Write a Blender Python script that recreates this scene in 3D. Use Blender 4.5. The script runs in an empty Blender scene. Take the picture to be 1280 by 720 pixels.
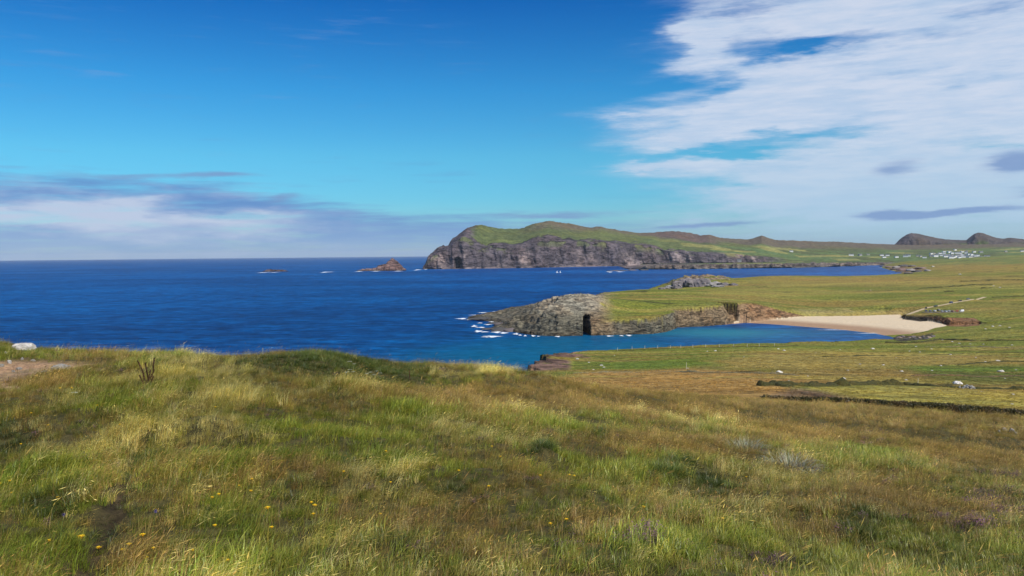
import bpy, bmesh, math, random
import numpy as np
from mathutils import Vector, Matrix
random.seed(7); RNG = np.random.default_rng(11)
S = bpy.context.scene
COL = S.collection
# ------------------------------------------------------------------ camera
F = 1000.0; W0, H0 = 640.0, 360.0; CZ = 70.0
PITCH = math.atan(42.1 / 1000); ROLL = 0.0095
cf = np.array([0, math.cos(PITCH), -math.sin(PITCH)])
r0 = np.array([1.0, 0, 0]); u0 = np.array([0, math.sin(PITCH), math.cos(PITCH)])
cr = math.cos(ROLL) * r0 - math.sin(ROLL) * u0
cu = math.sin(ROLL) * r0 + math.cos(ROLL) * u0
cam = bpy.data.cameras.new('camera'); cam_o = bpy.data.objects.new('camera', cam); COL.objects.link(cam_o)
m = Matrix.Identity(4)
for i in range(3):
    m[i][0] = cr[i]; m[i][1] = cu[i]; m[i][2] = -cf[i]
m[2][3] = CZ
cam_o.matrix_world = m
cam.sensor_width = 36; cam.lens = 36 * F / 1280; cam.clip_start = 0.1; cam.clip_end = 400000
S.camera = cam_o
# ------------------------------------------------------------------ colour management, render
S.view_settings.view_transform = 'Standard'; S.view_settings.look = 'None'
S.view_settings.exposure = 0.0; S.view_settings.gamma = 1
S.cycles.max_bounces = 5; S.cycles.diffuse_bounces = 3; S.cycles.glossy_bounces = 2
S.cycles.transmission_bounces = 3; S.cycles.transparent_max_bounces = 8; S.cycles.volume_bounces = 0
S.cycles.volume_step_rate = 4

def lin(r, g, b):
    def f(c):
        c = c / 255.0
        return c / 12.92 if c <= .04045 else ((c + .055) / 1.055) ** 2.4
    return (f(r), f(g), f(b))

# ------------------------------------------------------------------ node helper
class NT:
    def __init__(s, tree):
        s.t = tree; s.n = tree.nodes; s.l = tree.links
    def node(s, typ, **kw):
        n = s.n.new(typ)
        for k, v in kw.items(): setattr(n, k, v)
        return n
    def put(s, sock, v):
        if hasattr(v, 'is_output') or isinstance(v, bpy.types.NodeSocket): s.l.new(v, sock)
        elif isinstance(v, (tuple, list)):
            sock.default_value = tuple(v) + ((1.0,) if len(v) == 3 and len(sock.default_value) == 4 else ())
        else: sock.default_value = v
    def math(s, op, a, b=None, c=None, clamp=False):
        n = s.n.new('ShaderNodeMath'); n.operation = op; n.use_clamp = clamp
        s.put(n.inputs[0], a)
        if b is not None: s.put(n.inputs[1], b)
        if c is not None: s.put(n.inputs[2], c)
        return n.outputs[0]
    def smooth(s, v, a, b, lo=0.0, hi=1.0):
        n = s.n.new('ShaderNodeMapRange'); n.interpolation_type = 'SMOOTHSTEP'
        s.put(n.inputs['Value'], v); n.inputs['From Min'].default_value = a; n.inputs['From Max'].default_value = b
        n.inputs['To Min'].default_value = lo; n.inputs['To Max'].default_value = hi
        return n.outputs[0]
    def mix(s, f, a, b, mode='MIX'):
        n = s.n.new('ShaderNodeMix'); n.data_type = 'RGBA'; n.blend_type = mode
        s.put(n.inputs[0], f); s.put(n.inputs[6], a); s.put(n.inputs[7], b)
        return n.outputs[2]
    def noise(s, vec, scale, detail=4, rough=.55, dist=0.0, dim='3D'):
        n = s.n.new('ShaderNodeTexNoise'); n.noise_dimensions = dim
        if vec is not None: s.l.new(vec, n.inputs['Vector'])
        n.inputs['Scale'].default_value = scale; n.inputs['Detail'].default_value = detail
        n.inputs['Roughness'].default_value = rough; n.inputs['Distortion'].default_value = dist
        return n.outputs[0]
    def comb(s, x, y, z):
        n = s.n.new('ShaderNodeCombineXYZ'); s.put(n.inputs[0], x); s.put(n.inputs[1], y); s.put(n.inputs[2], z); return n.outputs[0]
    def mapping(s, vec, scale=(1, 1, 1), rot=(0, 0, 0), loc=(0, 0, 0)):
        n = s.n.new('ShaderNodeMapping'); s.l.new(vec, n.inputs[0]); n.inputs['Scale'].default_value = scale
        n.inputs['Rotation'].default_value = rot; n.inputs['Location'].default_value = loc; return n.outputs[0]
    def vadd(s, a, b):
        n = s.n.new('ShaderNodeVectorMath'); n.operation = 'ADD'; s.put(n.inputs[0], a); s.put(n.inputs[1], b); return n.outputs[0]
    def bump(s, h, strength, dist, normal=None):
        n = s.n.new('ShaderNodeBump'); s.put(n.inputs['Height'], h); s.put(n.inputs['Strength'], strength); n.inputs['Distance'].default_value = dist
        if normal is not None: s.l.new(normal, n.inputs['Normal'])
        return n.outputs[0]

# ------------------------------------------------------------------ world: sky with drifting cloud
SUN_EL, SUN_AZ = math.radians(46), math.radians(138)     # azimuth from +Y towards +X
w = bpy.data.worlds.new("World"); S.world = w; w.use_nodes = True
w.node_tree.nodes.clear(); T = NT(w.node_tree)
sky = T.node('ShaderNodeTexSky', sky_type='NISHITA'); sky.sun_disc = False
sky.sun_elevation = SUN_EL; sky.sun_rotation = SUN_AZ; sky.altitude = 70
sky.air_density = 1.0; sky.dust_density = 0.3; sky.ozone_density = 2.0
SKYK = 0.1
tc = T.node('ShaderNodeTexCoord'); sep = T.node('ShaderNodeSeparateXYZ'); T.l.new(tc.outputs['Generated'], sep.inputs[0])
dx, dy, dz = sep.outputs
AZ = T.math('ARCTAN2', dx, dy)
EL = T.math('ARCSINE', dz)
# clear air: the scattering sky, a little more saturated towards the zenith as in a clear Atlantic day
ramp = T.node('ShaderNodeValToRGB'); T.l.new(T.math('MULTIPLY', EL, 1 / 1.0, clamp=True), ramp.inputs[0])
els = [(0.0, (0.50, .72, .98)), (0.03, (0.42, .78, 1.04)), (0.07, (0.30, .82, 1.10)), (0.12, (0.28, .88, 1.12)), (0.20, (0.15, .76, 1.16)), (0.31, (0.035, .46, 1.02)), (1.0, (0.04, .42, .95))]
ramp.color_ramp.elements[0].position = 0; ramp.color_ramp.elements[0].color = els[0][1] + (1,)
ramp.color_ramp.elements[1].position = 1; ramp.color_ramp.elements[1].color = els[-1][1] + (1,)
for p, c in els[1:-1]:
    e = ramp.color_ramp.elements.new(p); e.color = c + (1,)
clear = T.mix(1.0, sky.outputs[0], ramp.outputs[0], 'MULTIPLY')
# noise-warped sky coordinates
P3 = T.comb(AZ, EL, 0.0)
wn1 = T.noise(T.mapping(P3, (3.0, 16, 1), (0, 0, -.12)), 1.6, 5, .6)
wn2 = T.noise(T.mapping(P3, (5.0, 22, 1), (0, 0, .10), (4, 7, 0)), 1.6, 5, .6)
AZw = T.math('ADD', AZ, T.math('MULTIPLY', T.math('SUBTRACT', wn1, .5), .24))
ELw = T.math('ADD', EL, T.math('MULTIPLY', T.math('SUBTRACT', wn2, .5), .055))
def sky_ae(px, py):
    d = cf + (px - W0) / F * cr + (H0 - py) / F * cu; d /= np.linalg.norm(d)
    return math.atan2(d[0], d[1]), math.asin(d[2])
def blob(px, py, rx, ry, rot=0.0, az=None, el=None):
    a, e = sky_ae(px, py); az = az or AZw; el = el or ELw
    c, s_ = math.cos(rot), math.sin(rot)
    x = T.math('SUBTRACT', az, a); y = T.math('SUBTRACT', el, e)
    if rot:
        x, y = T.math('ADD', T.math('MULTIPLY', x, c), T.math('MULTIPLY', y, s_)), T.math('SUBTRACT', T.math('MULTIPLY', y, c), T.math('MULTIPLY', x, s_))
    x = T.math('MULTIPLY', x, F / rx); y = T.math('MULTIPLY', y, F / ry)
    r = T.math('ADD', T.math('MULTIPLY', x, x), T.math('MULTIPLY', y, y))
    return T.math('EXPONENT', T.math('MULTIPLY', r, -1.0))
def curve(inp, pts, lo, hi):       # pts: (x, y) with x in el/az units; returns y
    n = T.node('ShaderNodeFloatCurve'); c = n.mapping.curves[0]
    xs = [(x - lo) / (hi - lo) for x, _ in pts]; ys = [y for _, y in pts]
    y0, y1 = min(ys), max(ys)
    pp = sorted((a, (b - y0) / (y1 - y0)) for a, b in zip(xs, ys))
    while len(c.points) < len(pp): c.points.new(.5, .5)
    for q, (a, b) in zip(c.points, pp): q.location = (a, b); q.handle_type = 'AUTO'
    n.mapping.update()
    t = T.math('MULTIPLY', T.math('SUBTRACT', inp, lo), 1 / (hi - lo), clamp=True); T.l.new(t, n.inputs['Value'])
    return T.math('ADD', T.math('MULTIPLY', n.outputs[0], y1 - y0), y0)
# high cloud bank on the right
ep = [(0, 850), (50, 842), (90, 880), (118, 815), (140, 785), (165, 800), (190, 815), (205, 790), (214, 775), (224, 850), (245, 850), (270, 830), (300, 835)]
elpts = [(sky_ae(px, py)[1], sky_ae(px, py)[0]) for py, px in ep]
elpts.append((0.62, 0.45)); elpts.append((-.02, 0.22))
bnd = curve(EL, elpts, -.02, .62)
n_big = T.noise(T.mapping(P3, (2.2, 11, 1), (0, 0, -.14), (3.3, 0, 0)), 2.2, 8, .62)
n_fine = T.noise(T.mapping(P3, (5, 34, 1), (0, 0, -.10), (9, 2, 0)), 2.4, 7, .66)
n_str = T.noise(T.mapping(P3, (4, 52, 1), (0, 0, -.02), (1, 5, 0)), 2.6, 6, .6)
ramp_r = T.smooth(T.math('SUBTRACT', AZw, bnd), -.07, .22)
nmix = T.math('ADD', T.math('MULTIPLY', n_big, .55), T.math('MULTIPLY', n_fine, .45))
dens = T.math('ADD', T.math('MULTIPLY', ramp_r, 1.12), T.math('MULTIPLY', T.math('SUBTRACT', nmix, .5), 3.0))
for (px, py, rx, ry, k, ro) in [(1035, 52, 95, 14, .95, 0), (985, 66, 50, 7, .4, .15), (1000, 170, 95, 8, .8, .12), (925, 190, 75, 6, .75, 0), (1060, 143, 60, 6, .55, .1), (1215, 106, 50, 7, .5, 0),
                            (1120, 98, 60, 5, .35, 0), (1245, 182, 40, 6, .5, 0), (1225, 165, 40, 5, .3, 0), (1240, 8, 60, 10, .5, 0), (925, 235, 40, 4, .4, 0), (930, 10, 30, 10, .3, 0), (900, 110, 40, 10, .4, .4)]:
    dens = T.math('SUBTRACT', dens, T.math('MULTIPLY', blob(px, py, rx, ry, ro), k * 1.2))
for (px, py, rx, ry, k, ro) in [(880, 30, 40, 26, .9, 0), (895, 84, 60, 12, .8, 0), (945, 100, 70, 14, .5, 0), (865, 55, 22, 20, .7, 0), (1000, 20, 120, 14, .5, 0), (830, 210, 80, 4.5, .9, 0), (800, 150, 60, 8, .45, .2), (875, 172, 100, 18, .5, .15), (1100, 30, 130, 18, .5, 0), (1120, 150, 140, 28, .5, 0), (860, 75, 30, 22, .5, .6), (950, 130, 100, 20, .5, .2), (1120, 235, 300, 30, .6, 0), (1250, 90, 200, 60, .4, 0)]:
    dens = T.math('ADD', dens, T.math('MULTIPLY', blob(px, py, rx, ry, ro), k))
back = T.smooth(AZ, 2.2, 2.9, 1, 0)
dr = T.math('MULTIPLY', T.math('MULTIPLY', T.smooth(dens, -.12, 1.35), T.smooth(T.math('SUBTRACT', AZw, bnd), -.11, .01)), back)
dr = T.math('MULTIPLY', dr, T.smooth(EL, .008, .035, .45, .93))
K = 1 / SKYK
def kc(r, g, b, k=1.0): return tuple(c * K * k for c in lin(r, g, b))
cw = T.mix(T.smooth(n_fine, .3, .7), kc(186, 207, 233), kc(212, 221, 238))
cw = T.mix(T.smooth(EL, .0, .16), kc(172, 203, 228), cw)
out = T.mix(dr, clear, cw)
# low bank over the sea on the left, thinning to the right
lp = [(-700, 225), (-200, 212), (0, 216), (100, 222), (220, 226), (330, 238), (420, 254), (520, 266), (640, 270), (760, 273), (860, 283), (1300, 296)]
azpts = [(sky_ae(px, py)[0], sky_ae(px, py)[1]) for px, py in lp]; azpts = [(-3.2, .06)] + azpts
top = curve(AZ, azpts, -3.2, .6)
dl = T.math('SUBTRACT', top, EL)
dl = T.math('ADD', T.smooth(dl, -.016, .022), T.math('MULTIPLY', T.math('SUBTRACT', T.math('ADD', T.math('MULTIPLY', n_big, .4), T.math('MULTIPLY', n_str, .6)), .52), 3.0))
dl = T.smooth(dl, .0, 1.1)
dl = T.math('MULTIPLY', dl, T.smooth(AZ, -.16, .36, 1, .25))
dl = T.math('MULTIPLY', dl, T.smooth(EL, .0, .03, .8, .93))
dl = T.math('MULTIPLY', dl, T.smooth(AZ, .8, 1.0, 1, 0))
wl = T.noise(T.mapping(P3, (4, 20, 1), (0, 0, -.05), (2, 9, 0)), 2.5, 6, .6)
wf = T.math('MULTIPLY', T.smooth(wl, .42, .64), .3)
for (px, py, rx, ry, k) in [(135, 268, 58, 15, 1.2), (28, 266, 28, 11, 1.0), (275, 276, 75, 12, 1.0), (330, 292, 60, 8, .5), (185, 296, 50, 8, .4), (60, 300, 150, 10, .15), (-160, 262, 90, 20, .8), (-420, 255, 120, 18, .8)]:
    wf = T.math('ADD', wf, T.math('MULTIPLY', blob(px, py, rx, ry), k))
wf = T.math('MULTIPLY', wf, T.smooth(AZ, -.28, -.12, 1, .1), clamp=True)
slate = T.mix(T.smooth(EL, .0, .06), kc(136, 170, 214), kc(100, 142, 202))
cl = T.mix(wf, slate, kc(192, 203, 228))
out = T.mix(dl, out, cl)
# small dark scud
sc = None
AZs = T.math('ADD', AZ, T.math('MULTIPLY', T.math('SUBTRACT', wn1, .5), .09)); ELs = T.math('ADD', EL, T.math('MULTIPLY', T.math('SUBTRACT', wn2, .5), .018))
for (px, py, rx, ry, ro) in [(1120, 209, 25, 10, 0), (1268, 203, 34, 13, .1), (1268, 204, 20, 7, .1), (1110, 269, 45, 3.4, -.03), (1112, 266, 20, 4, 0), (1170, 266.5, 60, 2.6, .05), (1235, 264.5, 45, 3, .03), (1330, 240, 50, 8, 0), (905, 279, 45, 3.5, 0), (850, 282, 40, 3, 0), (700, 268, 90, 4, 0), (150, 219, 90, 4, 0), (285, 220, 40, 3.5, 0), (355, 246, 25, 6, .2), (625, 120, 80, 24, -.3)]:
    k = 1.0 if px != 625 else .16
    b = T.math('MULTIPLY', blob(px, py, rx, ry, ro, AZs, ELs), k); sc = b if sc is None else T.math('ADD', sc, b)
scm = T.smooth(T.math('ADD', sc, T.math('MULTIPLY', T.math('SUBTRACT', n_str, .5), 1.1)), .1, 1.25, 0, .85)
scm = T.math('MULTIPLY', scm, T.smooth(sc, .04, .22))
out = T.mix(scm, out, kc(122, 153, 201))
bg = T.node('ShaderNodeBackground'); T.l.new(out, bg.inputs[0]); bg.inputs[1].default_value = SKYK
wo = T.node('ShaderNodeOutputWorld'); T.l.new(bg.outputs[0], wo.inputs[0])
# ------------------------------------------------------------------ sun
sl = bpy.data.lights.new('sun', 'SUN'); sl.energy = 5.0; sl.angle = math.radians(.53); sl.color = (1, .95, .87)
so = bpy.data.objects.new('sun', sl); COL.objects.link(so)
sd = Vector((math.cos(SUN_EL) * math.sin(SUN_AZ), math.cos(SUN_EL) * math.cos(SUN_AZ), math.sin(SUN_EL)))
so.rotation_euler = sd.to_track_quat('Z', 'Y').to_euler(); so.location = (200, -200, 300)

# ================================================================== geometry helpers
def ray(px, py):
    return cf + (px - W0) / F * cr + (H0 - py) / F * cu
def at(px, py, z):                  # point of height z seen at pixel px, py
    d = ray(px, py); t = (z - CZ) / d[2]; return np.array([d[0] * t, d[1] * t, z])
def atY(px, py, Y):                 # point at depth Y seen at pixel px, py
    d = ray(px, py); t = Y / d[1]; return np.array([d[0] * t, Y, CZ + d[2] * t])
def proj(x, y, z):
    v = np.stack([x, y, z - CZ], -1); a = v @ cf; a = np.where(np.abs(a) < 1e-6, 1e-6, a)
    return W0 + F * (v @ cr) / a, H0 - F * (v @ cu) / a
def hsh(ix, iy, seed):
    h = (ix.astype(np.int64) * 374761393 + iy.astype(np.int64) * 668265263 + seed * 982451653) & 0x7fffffff
    h = ((h ^ (h >> 13)) * 1274126177) & 0x7fffffff
    return ((h ^ (h >> 16)) & 0xffff) / 65535.0
def vnoise(x, y, seed=0):
    ix = np.floor(x); iy = np.floor(y); fx = x - ix; fy = y - iy
    fx = fx * fx * fx * (fx * (fx * 6 - 15) + 10); fy = fy * fy * fy * (fy * (fy * 6 - 15) + 10)
    ix = ix.astype(np.int64); iy = iy.astype(np.int64)
    a = hsh(ix, iy, seed); b = hsh(ix + 1, iy, seed); c = hsh(ix, iy + 1, seed); d = hsh(ix + 1, iy + 1, seed)
    return (a + (b - a) * fx + (c - a) * fy + (a - b - c + d) * fx * fy) * 2 - 1
def fbm(x, y, o=4, seed=0, g=.5, l=2.03):
    s = 0; a = 1; t = 0
    for i in range(o):
        s = s + a * vnoise(x, y, seed + i * 17); t += a; a *= g
        x, y = (x * .8 - y * .6) * l + 3.1, (x * .6 + y * .8) * l + 1.7
    return s / t
def ridged(x, y, o=4, seed=0):
    s = 0; a = 1; t = 0
    for i in range(o):
        s = s + a * (1 - np.abs(vnoise(x, y, seed + i * 31)) * 2); t += a; a *= .5
        x, y = (x * .8 - y * .6) * 2.1 + 5.1, (x * .6 + y * .8) * 2.1 + 8.7
    return s / t
def sstep(v, a, b):
    t = np.clip((v - a) / (b - a), 0, 1); return t * t * (3 - 2 * t)
def tps(P, Z, lam=1e-4):
    n = len(P)
    def U(r2): return np.where(r2 > 0, .5 * r2 * np.log(np.maximum(r2, 1e-20)), 0)
    d2 = ((P[:, None] - P[None]) ** 2).sum(-1); Kk = U(d2) + lam * np.eye(n)
    Q = np.c_[np.ones(n), P]; A = np.zeros((n + 3, n + 3)); A[:n, :n] = Kk; A[:n, n:] = Q; A[n:, :n] = Q.T
    c = np.linalg.solve(A, np.r_[Z, np.zeros(3)])
    def f(X):
        shp = X.shape[:-1]; X = X.reshape(-1, 2); o = np.empty(len(X))
        for i in range(0, len(X), 40000):
            x = X[i:i + 40000]; d = ((x[:, None] - P[None]) ** 2).sum(-1)
            o[i:i + 40000] = U(d) @ c[:n] + c[n] + x @ c[n + 1:]
        return o.reshape(shp)
    return f
def grid_mesh(name, X, Y, Z, mat, cols=None, extra=None, smooth=True):
    r, c = X.shape
    co = np.stack([X, Y, Z], -1).reshape(-1, 3).astype(np.float32)
    idx = np.arange(r * c).reshape(r, c)
    q = np.stack([idx[:-1, :-1], idx[:-1, 1:], idx[1:, 1:], idx[1:, :-1]], -1).reshape(-1, 4)
    me = bpy.data.meshes.new(name); me.vertices.add(len(co)); me.vertices.foreach_set('co', co.ravel())
    me.loops.add(q.size); me.loops.foreach_set('vertex_index', q.ravel().astype(np.int32))
    me.polygons.add(len(q)); me.polygons.foreach_set('loop_start', np.arange(0, q.size, 4, dtype=np.int32))
    if smooth: me.polygons.foreach_set('use_smooth', np.ones(len(q), bool))
    me.update(calc_edges=True); me.validate()
    if cols is not None:
        a = me.attributes.new('Col', 'FLOAT_COLOR', 'POINT')
        a.data.foreach_set('color', np.concatenate([cols.reshape(-1, 3), np.ones((len(co), 1))], 1).astype(np.float32).ravel())
    for k, v in (extra or {}).items():
        a = me.attributes.new(k, 'FLOAT', 'POINT'); a.data.foreach_set('value', v.astype(np.float32).ravel())
    me.materials.append(mat)
    o = bpy.data.objects.new(name, me); COL.objects.link(o); return o
def structure(o, label=None):
    o['kind'] = 'structure'
    if label: o['label'] = label
    return o
def tag(o, label, cat, group=None, kind=None):
    o['label'] = label; o['category'] = cat
    if group: o['group'] = group
    if kind: o['kind'] = kind
    return o
def empty(name, loc, rz=0.0, sc=1.0):
    o = bpy.data.objects.new(name, None); COL.objects.link(o); o.location = loc; o.rotation_euler = (0, 0, rz); o.scale = (sc,) * 3
    o.empty_display_size = .3; return o
class MB:
    def __init__(s): s.v = []; s.f = []
    def add(s, v, f):
        b = len(s.v); s.v += [tuple(p) for p in v]; s.f += [tuple(b + i for i in q) for q in f]; return s
    def box(s, x0, x1, y0, y1, z0, z1, tx=0, ty=0):     # tx, ty: inset of the top
        v = [(x0, y0, z0), (x1, y0, z0), (x1, y1, z0), (x0, y1, z0), (x0 + tx, y0 + ty, z1), (x1 - tx, y0 + ty, z1), (x1 - tx, y1 - ty, z1), (x0 + tx, y1 - ty, z1)]
        return s.add(v, [(3, 2, 1, 0), (4, 5, 6, 7), (0, 1, 5, 4), (1, 2, 6, 5), (2, 3, 7, 6), (3, 0, 4, 7)])
    def tube(s, pts, rad, n=6, cap=True):
        rings = []
        for i, p in enumerate(pts):
            a = np.array(pts[min(i + 1, len(pts) - 1)]) - np.array(pts[max(i - 1, 0)]); a = a / (np.linalg.norm(a) + 1e-9)
            q = np.cross(a, [.3, .9, .2]); q /= np.linalg.norm(q); t = np.cross(a, q)
            r = rad[i] if isinstance(rad, (list, tuple)) else rad
            rings.append([tuple(np.array(p) + r * (math.cos(k * 2 * math.pi / n) * q + math.sin(k * 2 * math.pi / n) * t)) for k in range(n)])
        v = [p for R in rings for p in R]; f = []
        for i in range(len(rings) - 1):
            for k in range(n): f.append((i * n + k, i * n + (k + 1) % n, (i + 1) * n + (k + 1) % n, (i + 1) * n + k))
        if cap: f.append(tuple(range(n))[::-1]); f.append(tuple((len(rings) - 1) * n + k for k in range(n)))
        return s.add(v, f)
    def build(s, name, mat, parent=None, smooth=False):
        me = bpy.data.meshes.new(name); me.from_pydata(s.v, [], s.f); me.materials.append(mat)
        if smooth: me.polygons.foreach_set('use_smooth', [True] * len(me.polygons))
        me.update(); o = bpy.data.objects.new(name, me); COL.objects.link(o)
        if parent: o.parent = parent
        return o
def copy_tree(o, parent=None):
    c = o.copy(); COL.objects.link(c); c.parent = parent
    for ch in list(o.children): copy_tree(ch, c)
    return c

# ================================================================== materials
def new_mat(name):
    m_ = bpy.data.materials.new(name); m_.use_nodes = True; m_.node_tree.nodes.clear(); t = NT(m_.node_tree)
    b = t.node('ShaderNodeBsdfPrincipled'); o = t.node('ShaderNodeOutputMaterial'); t.l.new(b.outputs[0], o.inputs[0])
    b.inputs['Roughness'].default_value = .9; b.inputs['Specular IOR Level'].default_value = .2
    return m_, t, b, o
def plain(name, col, rough=.7, var=.25, scale=3.0, metal=0.0, spec=.3, bump=0.0):
    m_, t, b, o = new_mat(name); g = t.node('ShaderNodeTexCoord').outputs['Object']
    n = t.noise(g, scale, 5, .6)
    t.put(b.inputs['Base Color'], t.mix(n, tuple(c * (1 - var) for c in col), tuple(min(1, c * (1 + var)) for c in col)))
    b.inputs['Roughness'].default_value = rough; b.inputs['Metallic'].default_value = metal; b.inputs['Specular IOR Level'].default_value = spec
    if bump: t.l.new(t.bump(n, bump, .1), b.inputs['Normal'])
    return m_
def land_mat(name, s, rock_s, bdist, var=.35, dry=(1.14, 1.02, .82)):
    """turf and rock: Col gives the local cover, 'rock' says where bare stone is"""
    m_, t, b, o = new_mat(name)
    col = t.node('ShaderNodeAttribute', attribute_name='Col').outputs['Color']
    rk = t.node('ShaderNodeAttribute', attribute_name='rock').outputs['Fac']
    pos = t.node('ShaderNodeNewGeometry').outputs['Position']
    n1 = t.noise(pos, s, 6, .65); n2 = t.noise(t.mapping(pos, (1, 1, 1), (0, 0, .4), (50, 20, 0)), s * .17, 5, .6)
    n3 = t.noise(t.mapping(pos, (.35, 1, 1), (0, 0, .15)), s * 5, 5, .7)
    g = t.mix(t.smooth(n1, .4, .6), (1 - var,) * 3, (1 + var,) * 3)
    g = t.mix(1.0, col, g, 'MULTIPLY')
    g = t.mix(t.smooth(n2, .42, .68, 0, .8), g, t.mix(1.0, g, dry, 'MULTIPLY'))
    g = t.mix(1.0, g, t.mix(t.smooth(n3, .3, .7), (.55, .57, .52), (1.5, 1.46, 1.36)), 'MULTIPLY')
    # rock: tilted strata, joints, lichen
    rp = t.mapping(pos, (.8, .9, 3.0), (.15, .42, .3))
    r1 = t.noise(rp, rock_s, 8, .68, .6); r2 = t.noise(t.mapping(pos, (1.6, 1.6, .35), (.1, .2, 0)), rock_s * 1.7, 6, .7)
    r3 = t.noise(pos, rock_s * .22, 4, .6)
    vor = t.node('ShaderNodeTexVoronoi'); vor.feature = 'DISTANCE_TO_EDGE'; t.l.new(t.mapping(pos, (1, 1, 2.2), (.4, .5, .3)), vor.inputs['Vector']); vor.inputs['Scale'].default_value = rock_s * .5
    rc = t.mix(t.smooth(r1, .36, .64), (.36, .35, .36), (1.6, 1.55, 1.48)); rc = t.mix(1.0, col, rc, 'MULTIPLY')
    rc = t.mix(t.smooth(r3, .42, .66, 0, .4), rc, t.mix(1.0, rc, (1.3, 1.0, .78), 'MULTIPLY'))
    rc = t.mix(t.smooth(r2, .5, .75, 0, .55), rc, t.mix(1.0, rc, (1.7, 1.72, 1.65), 'MULTIPLY'))
    sa = t.node('ShaderNodeAttribute', attribute_name='sand').outputs['Fac']; g = t.mix(t.math('MULTIPLY', sa, .86), g, col)
    rc = t.mix(t.smooth(vor.outputs[0], .0, .06, .3, 0), rc, t.mix(1.0, rc, (.3, .3, .32), 'MULTIPLY'))
    t.put(b.inputs['Base Color'], t.mix(rk, g, rc))
    hr = t.math('ADD', t.math('ADD', t.math('MULTIPLY', r1, 1.0), t.math('MULTIPLY', r2, .8)), t.math('MULTIPLY', t.smooth(vor.outputs[0], 0, .12), .25))
    hg = t.math('ADD', t.math('MULTIPLY', n1, .5), t.math('MULTIPLY', n3, .3))
    h = t.math('ADD', t.math('MULTIPLY', hr, t.math('MULTIPLY', rk, 1.8)), t.math('MULTIPLY', hg, t.math('SUBTRACT', 1.0, rk)))
    t.l.new(t.bump(h, .9, bdist), b.inputs['Normal'])
    b.inputs['Roughness'].default_value = .95; b.inputs['Specular IOR Level'].default_value = .1
    return m_

# ================================================================== SEA
def sea_mat():
    m_, t, b, o = new_mat('sea_water')
    pos = t.node('ShaderNodeNewGeometry').outputs['Position']
    sp = t.node('ShaderNodeSeparateXYZ'); t.l.new(pos, sp.inputs[0])
    big = t.noise(t.mapping(pos, (.6, 1, 1), (0, 0, .12)), .0022, 6, .6); mid = t.noise(t.mapping(pos, (.55, 1, 1), (0, 0, .1)), .035, 6, .7)
    fin = t.noise(t.mapping(pos, (.6, 1, 1), (0, 0, -.2), (9, 9, 0)), .16, 6, .65)
    base = t.mix(t.smooth(big, .35, .68), lin(0, 45, 99), lin(2, 68, 130))
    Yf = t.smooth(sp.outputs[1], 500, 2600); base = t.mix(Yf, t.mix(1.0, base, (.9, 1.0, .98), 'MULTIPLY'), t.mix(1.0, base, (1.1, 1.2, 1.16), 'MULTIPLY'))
    base = t.mix(1.0, base, t.mix(t.smooth(mid, .33, .67), (.52, .58, .68), (1.5, 1.42, 1.3)), 'MULTIPLY')
    base = t.mix(1.0, base, t.mix(t.smooth(fin, .3, .7), (.42, .5, .6), (1.75, 1.6, 1.45)), 'MULTIPLY')
    swl = t.noise(t.mapping(pos, (.38, 1, 1), (0, 0, .07), (3, 3, 0)), .085, 4, .6); base = t.mix(1.0, base, t.mix(t.smooth(swl, .36, .64), (.5, .56, .66), (1.6, 1.46, 1.3)), 'MULTIPLY')
    teal = None
    for (px, py, rx, ry, k) in [(700, 440, 95, 120, .9), (860, 425, 110, 100, .8), (880, 415, 60, 30, .9), (1000, 415, 60, 40, .5), (560, 450, 70, 60, .3)]:
        p = at(px, py, 0)
        x = t.math('MULTIPLY', t.math('SUBTRACT', sp.outputs[0], p[0]), 1 / rx); y = t.math('MULTIPLY', t.math('SUBTRACT', sp.outputs[1], p[1]), 1 / ry)
        g = t.math('MULTIPLY', t.math('EXPONENT', t.math('MULTIPLY', t.math('ADD', t.math('MULTIPLY', x, x), t.math('MULTIPLY', y, y)), -1.0)), k)
        teal = g if teal is None else t.math('ADD', teal, g)
    tl = t.math('MULTIPLY', teal, t.smooth(t.noise(pos, .012, 5, .6), .3, .6, .45, 1.0), clamp=True)
    base = t.mix(tl, base, t.mix(1.0, lin(4, 84, 116), t.mix(t.smooth(fin, .3, .7), (.75,) * 3, (1.25,) * 3), 'MULTIPLY'))
    p = at(905, 416, 0)
    x = t.math('MULTIPLY', t.math('SUBTRACT', sp.outputs[0], p[0]), 1 / 52); y = t.math('MULTIPLY', t.math('SUBTRACT', sp.outputs[1], p[1]), 1 / 40)
    g = t.math('EXPONENT', t.math('MULTIPLY', t.math('ADD', t.math('MULTIPLY', x, x), t.math('MULTIPLY', y, y)), -1.0))
    base = t.mix(t.math('MULTIPLY', g, .6), base, lin(44, 124, 138))
    # occasional whitecaps
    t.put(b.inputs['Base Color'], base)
    h = t.math('ADD', t.math('MULTIPLY', mid, 3.0), t.math('MULTIPLY', fin, 1.0))
    t.l.new(t.bump(h, .7, 1.0), b.inputs['Normal'])
    b.inputs['Roughness'].default_value = .45; b.inputs['Specular IOR Level'].default_value = .06
    return m_
R = 45000.0
mb = MB(); rings = [0.0, 300, 1500, 4000, 10000, 22000, R]; n = 96; v = [(0, 0, 0)]
for r in rings[1:]:
    for k in range(n): v.append((r * math.sin(k * 2 * math.pi / n), r * math.cos(k * 2 * math.pi / n), 0))
f = [(0, 1 + (k + 1) % n, 1 + k) for k in range(n)]
for i in range(len(rings) - 2):
    for k in range(n):
        a = 1 + i * n + k; b_ = 1 + i * n + (k + 1) % n; f.append((a, b_, b_ + n, a + n))
mb.add(v, f); sea = mb.build('sea', sea_mat()); structure(sea, 'deep blue ocean reaching the horizon, teal inside the cove')

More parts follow.
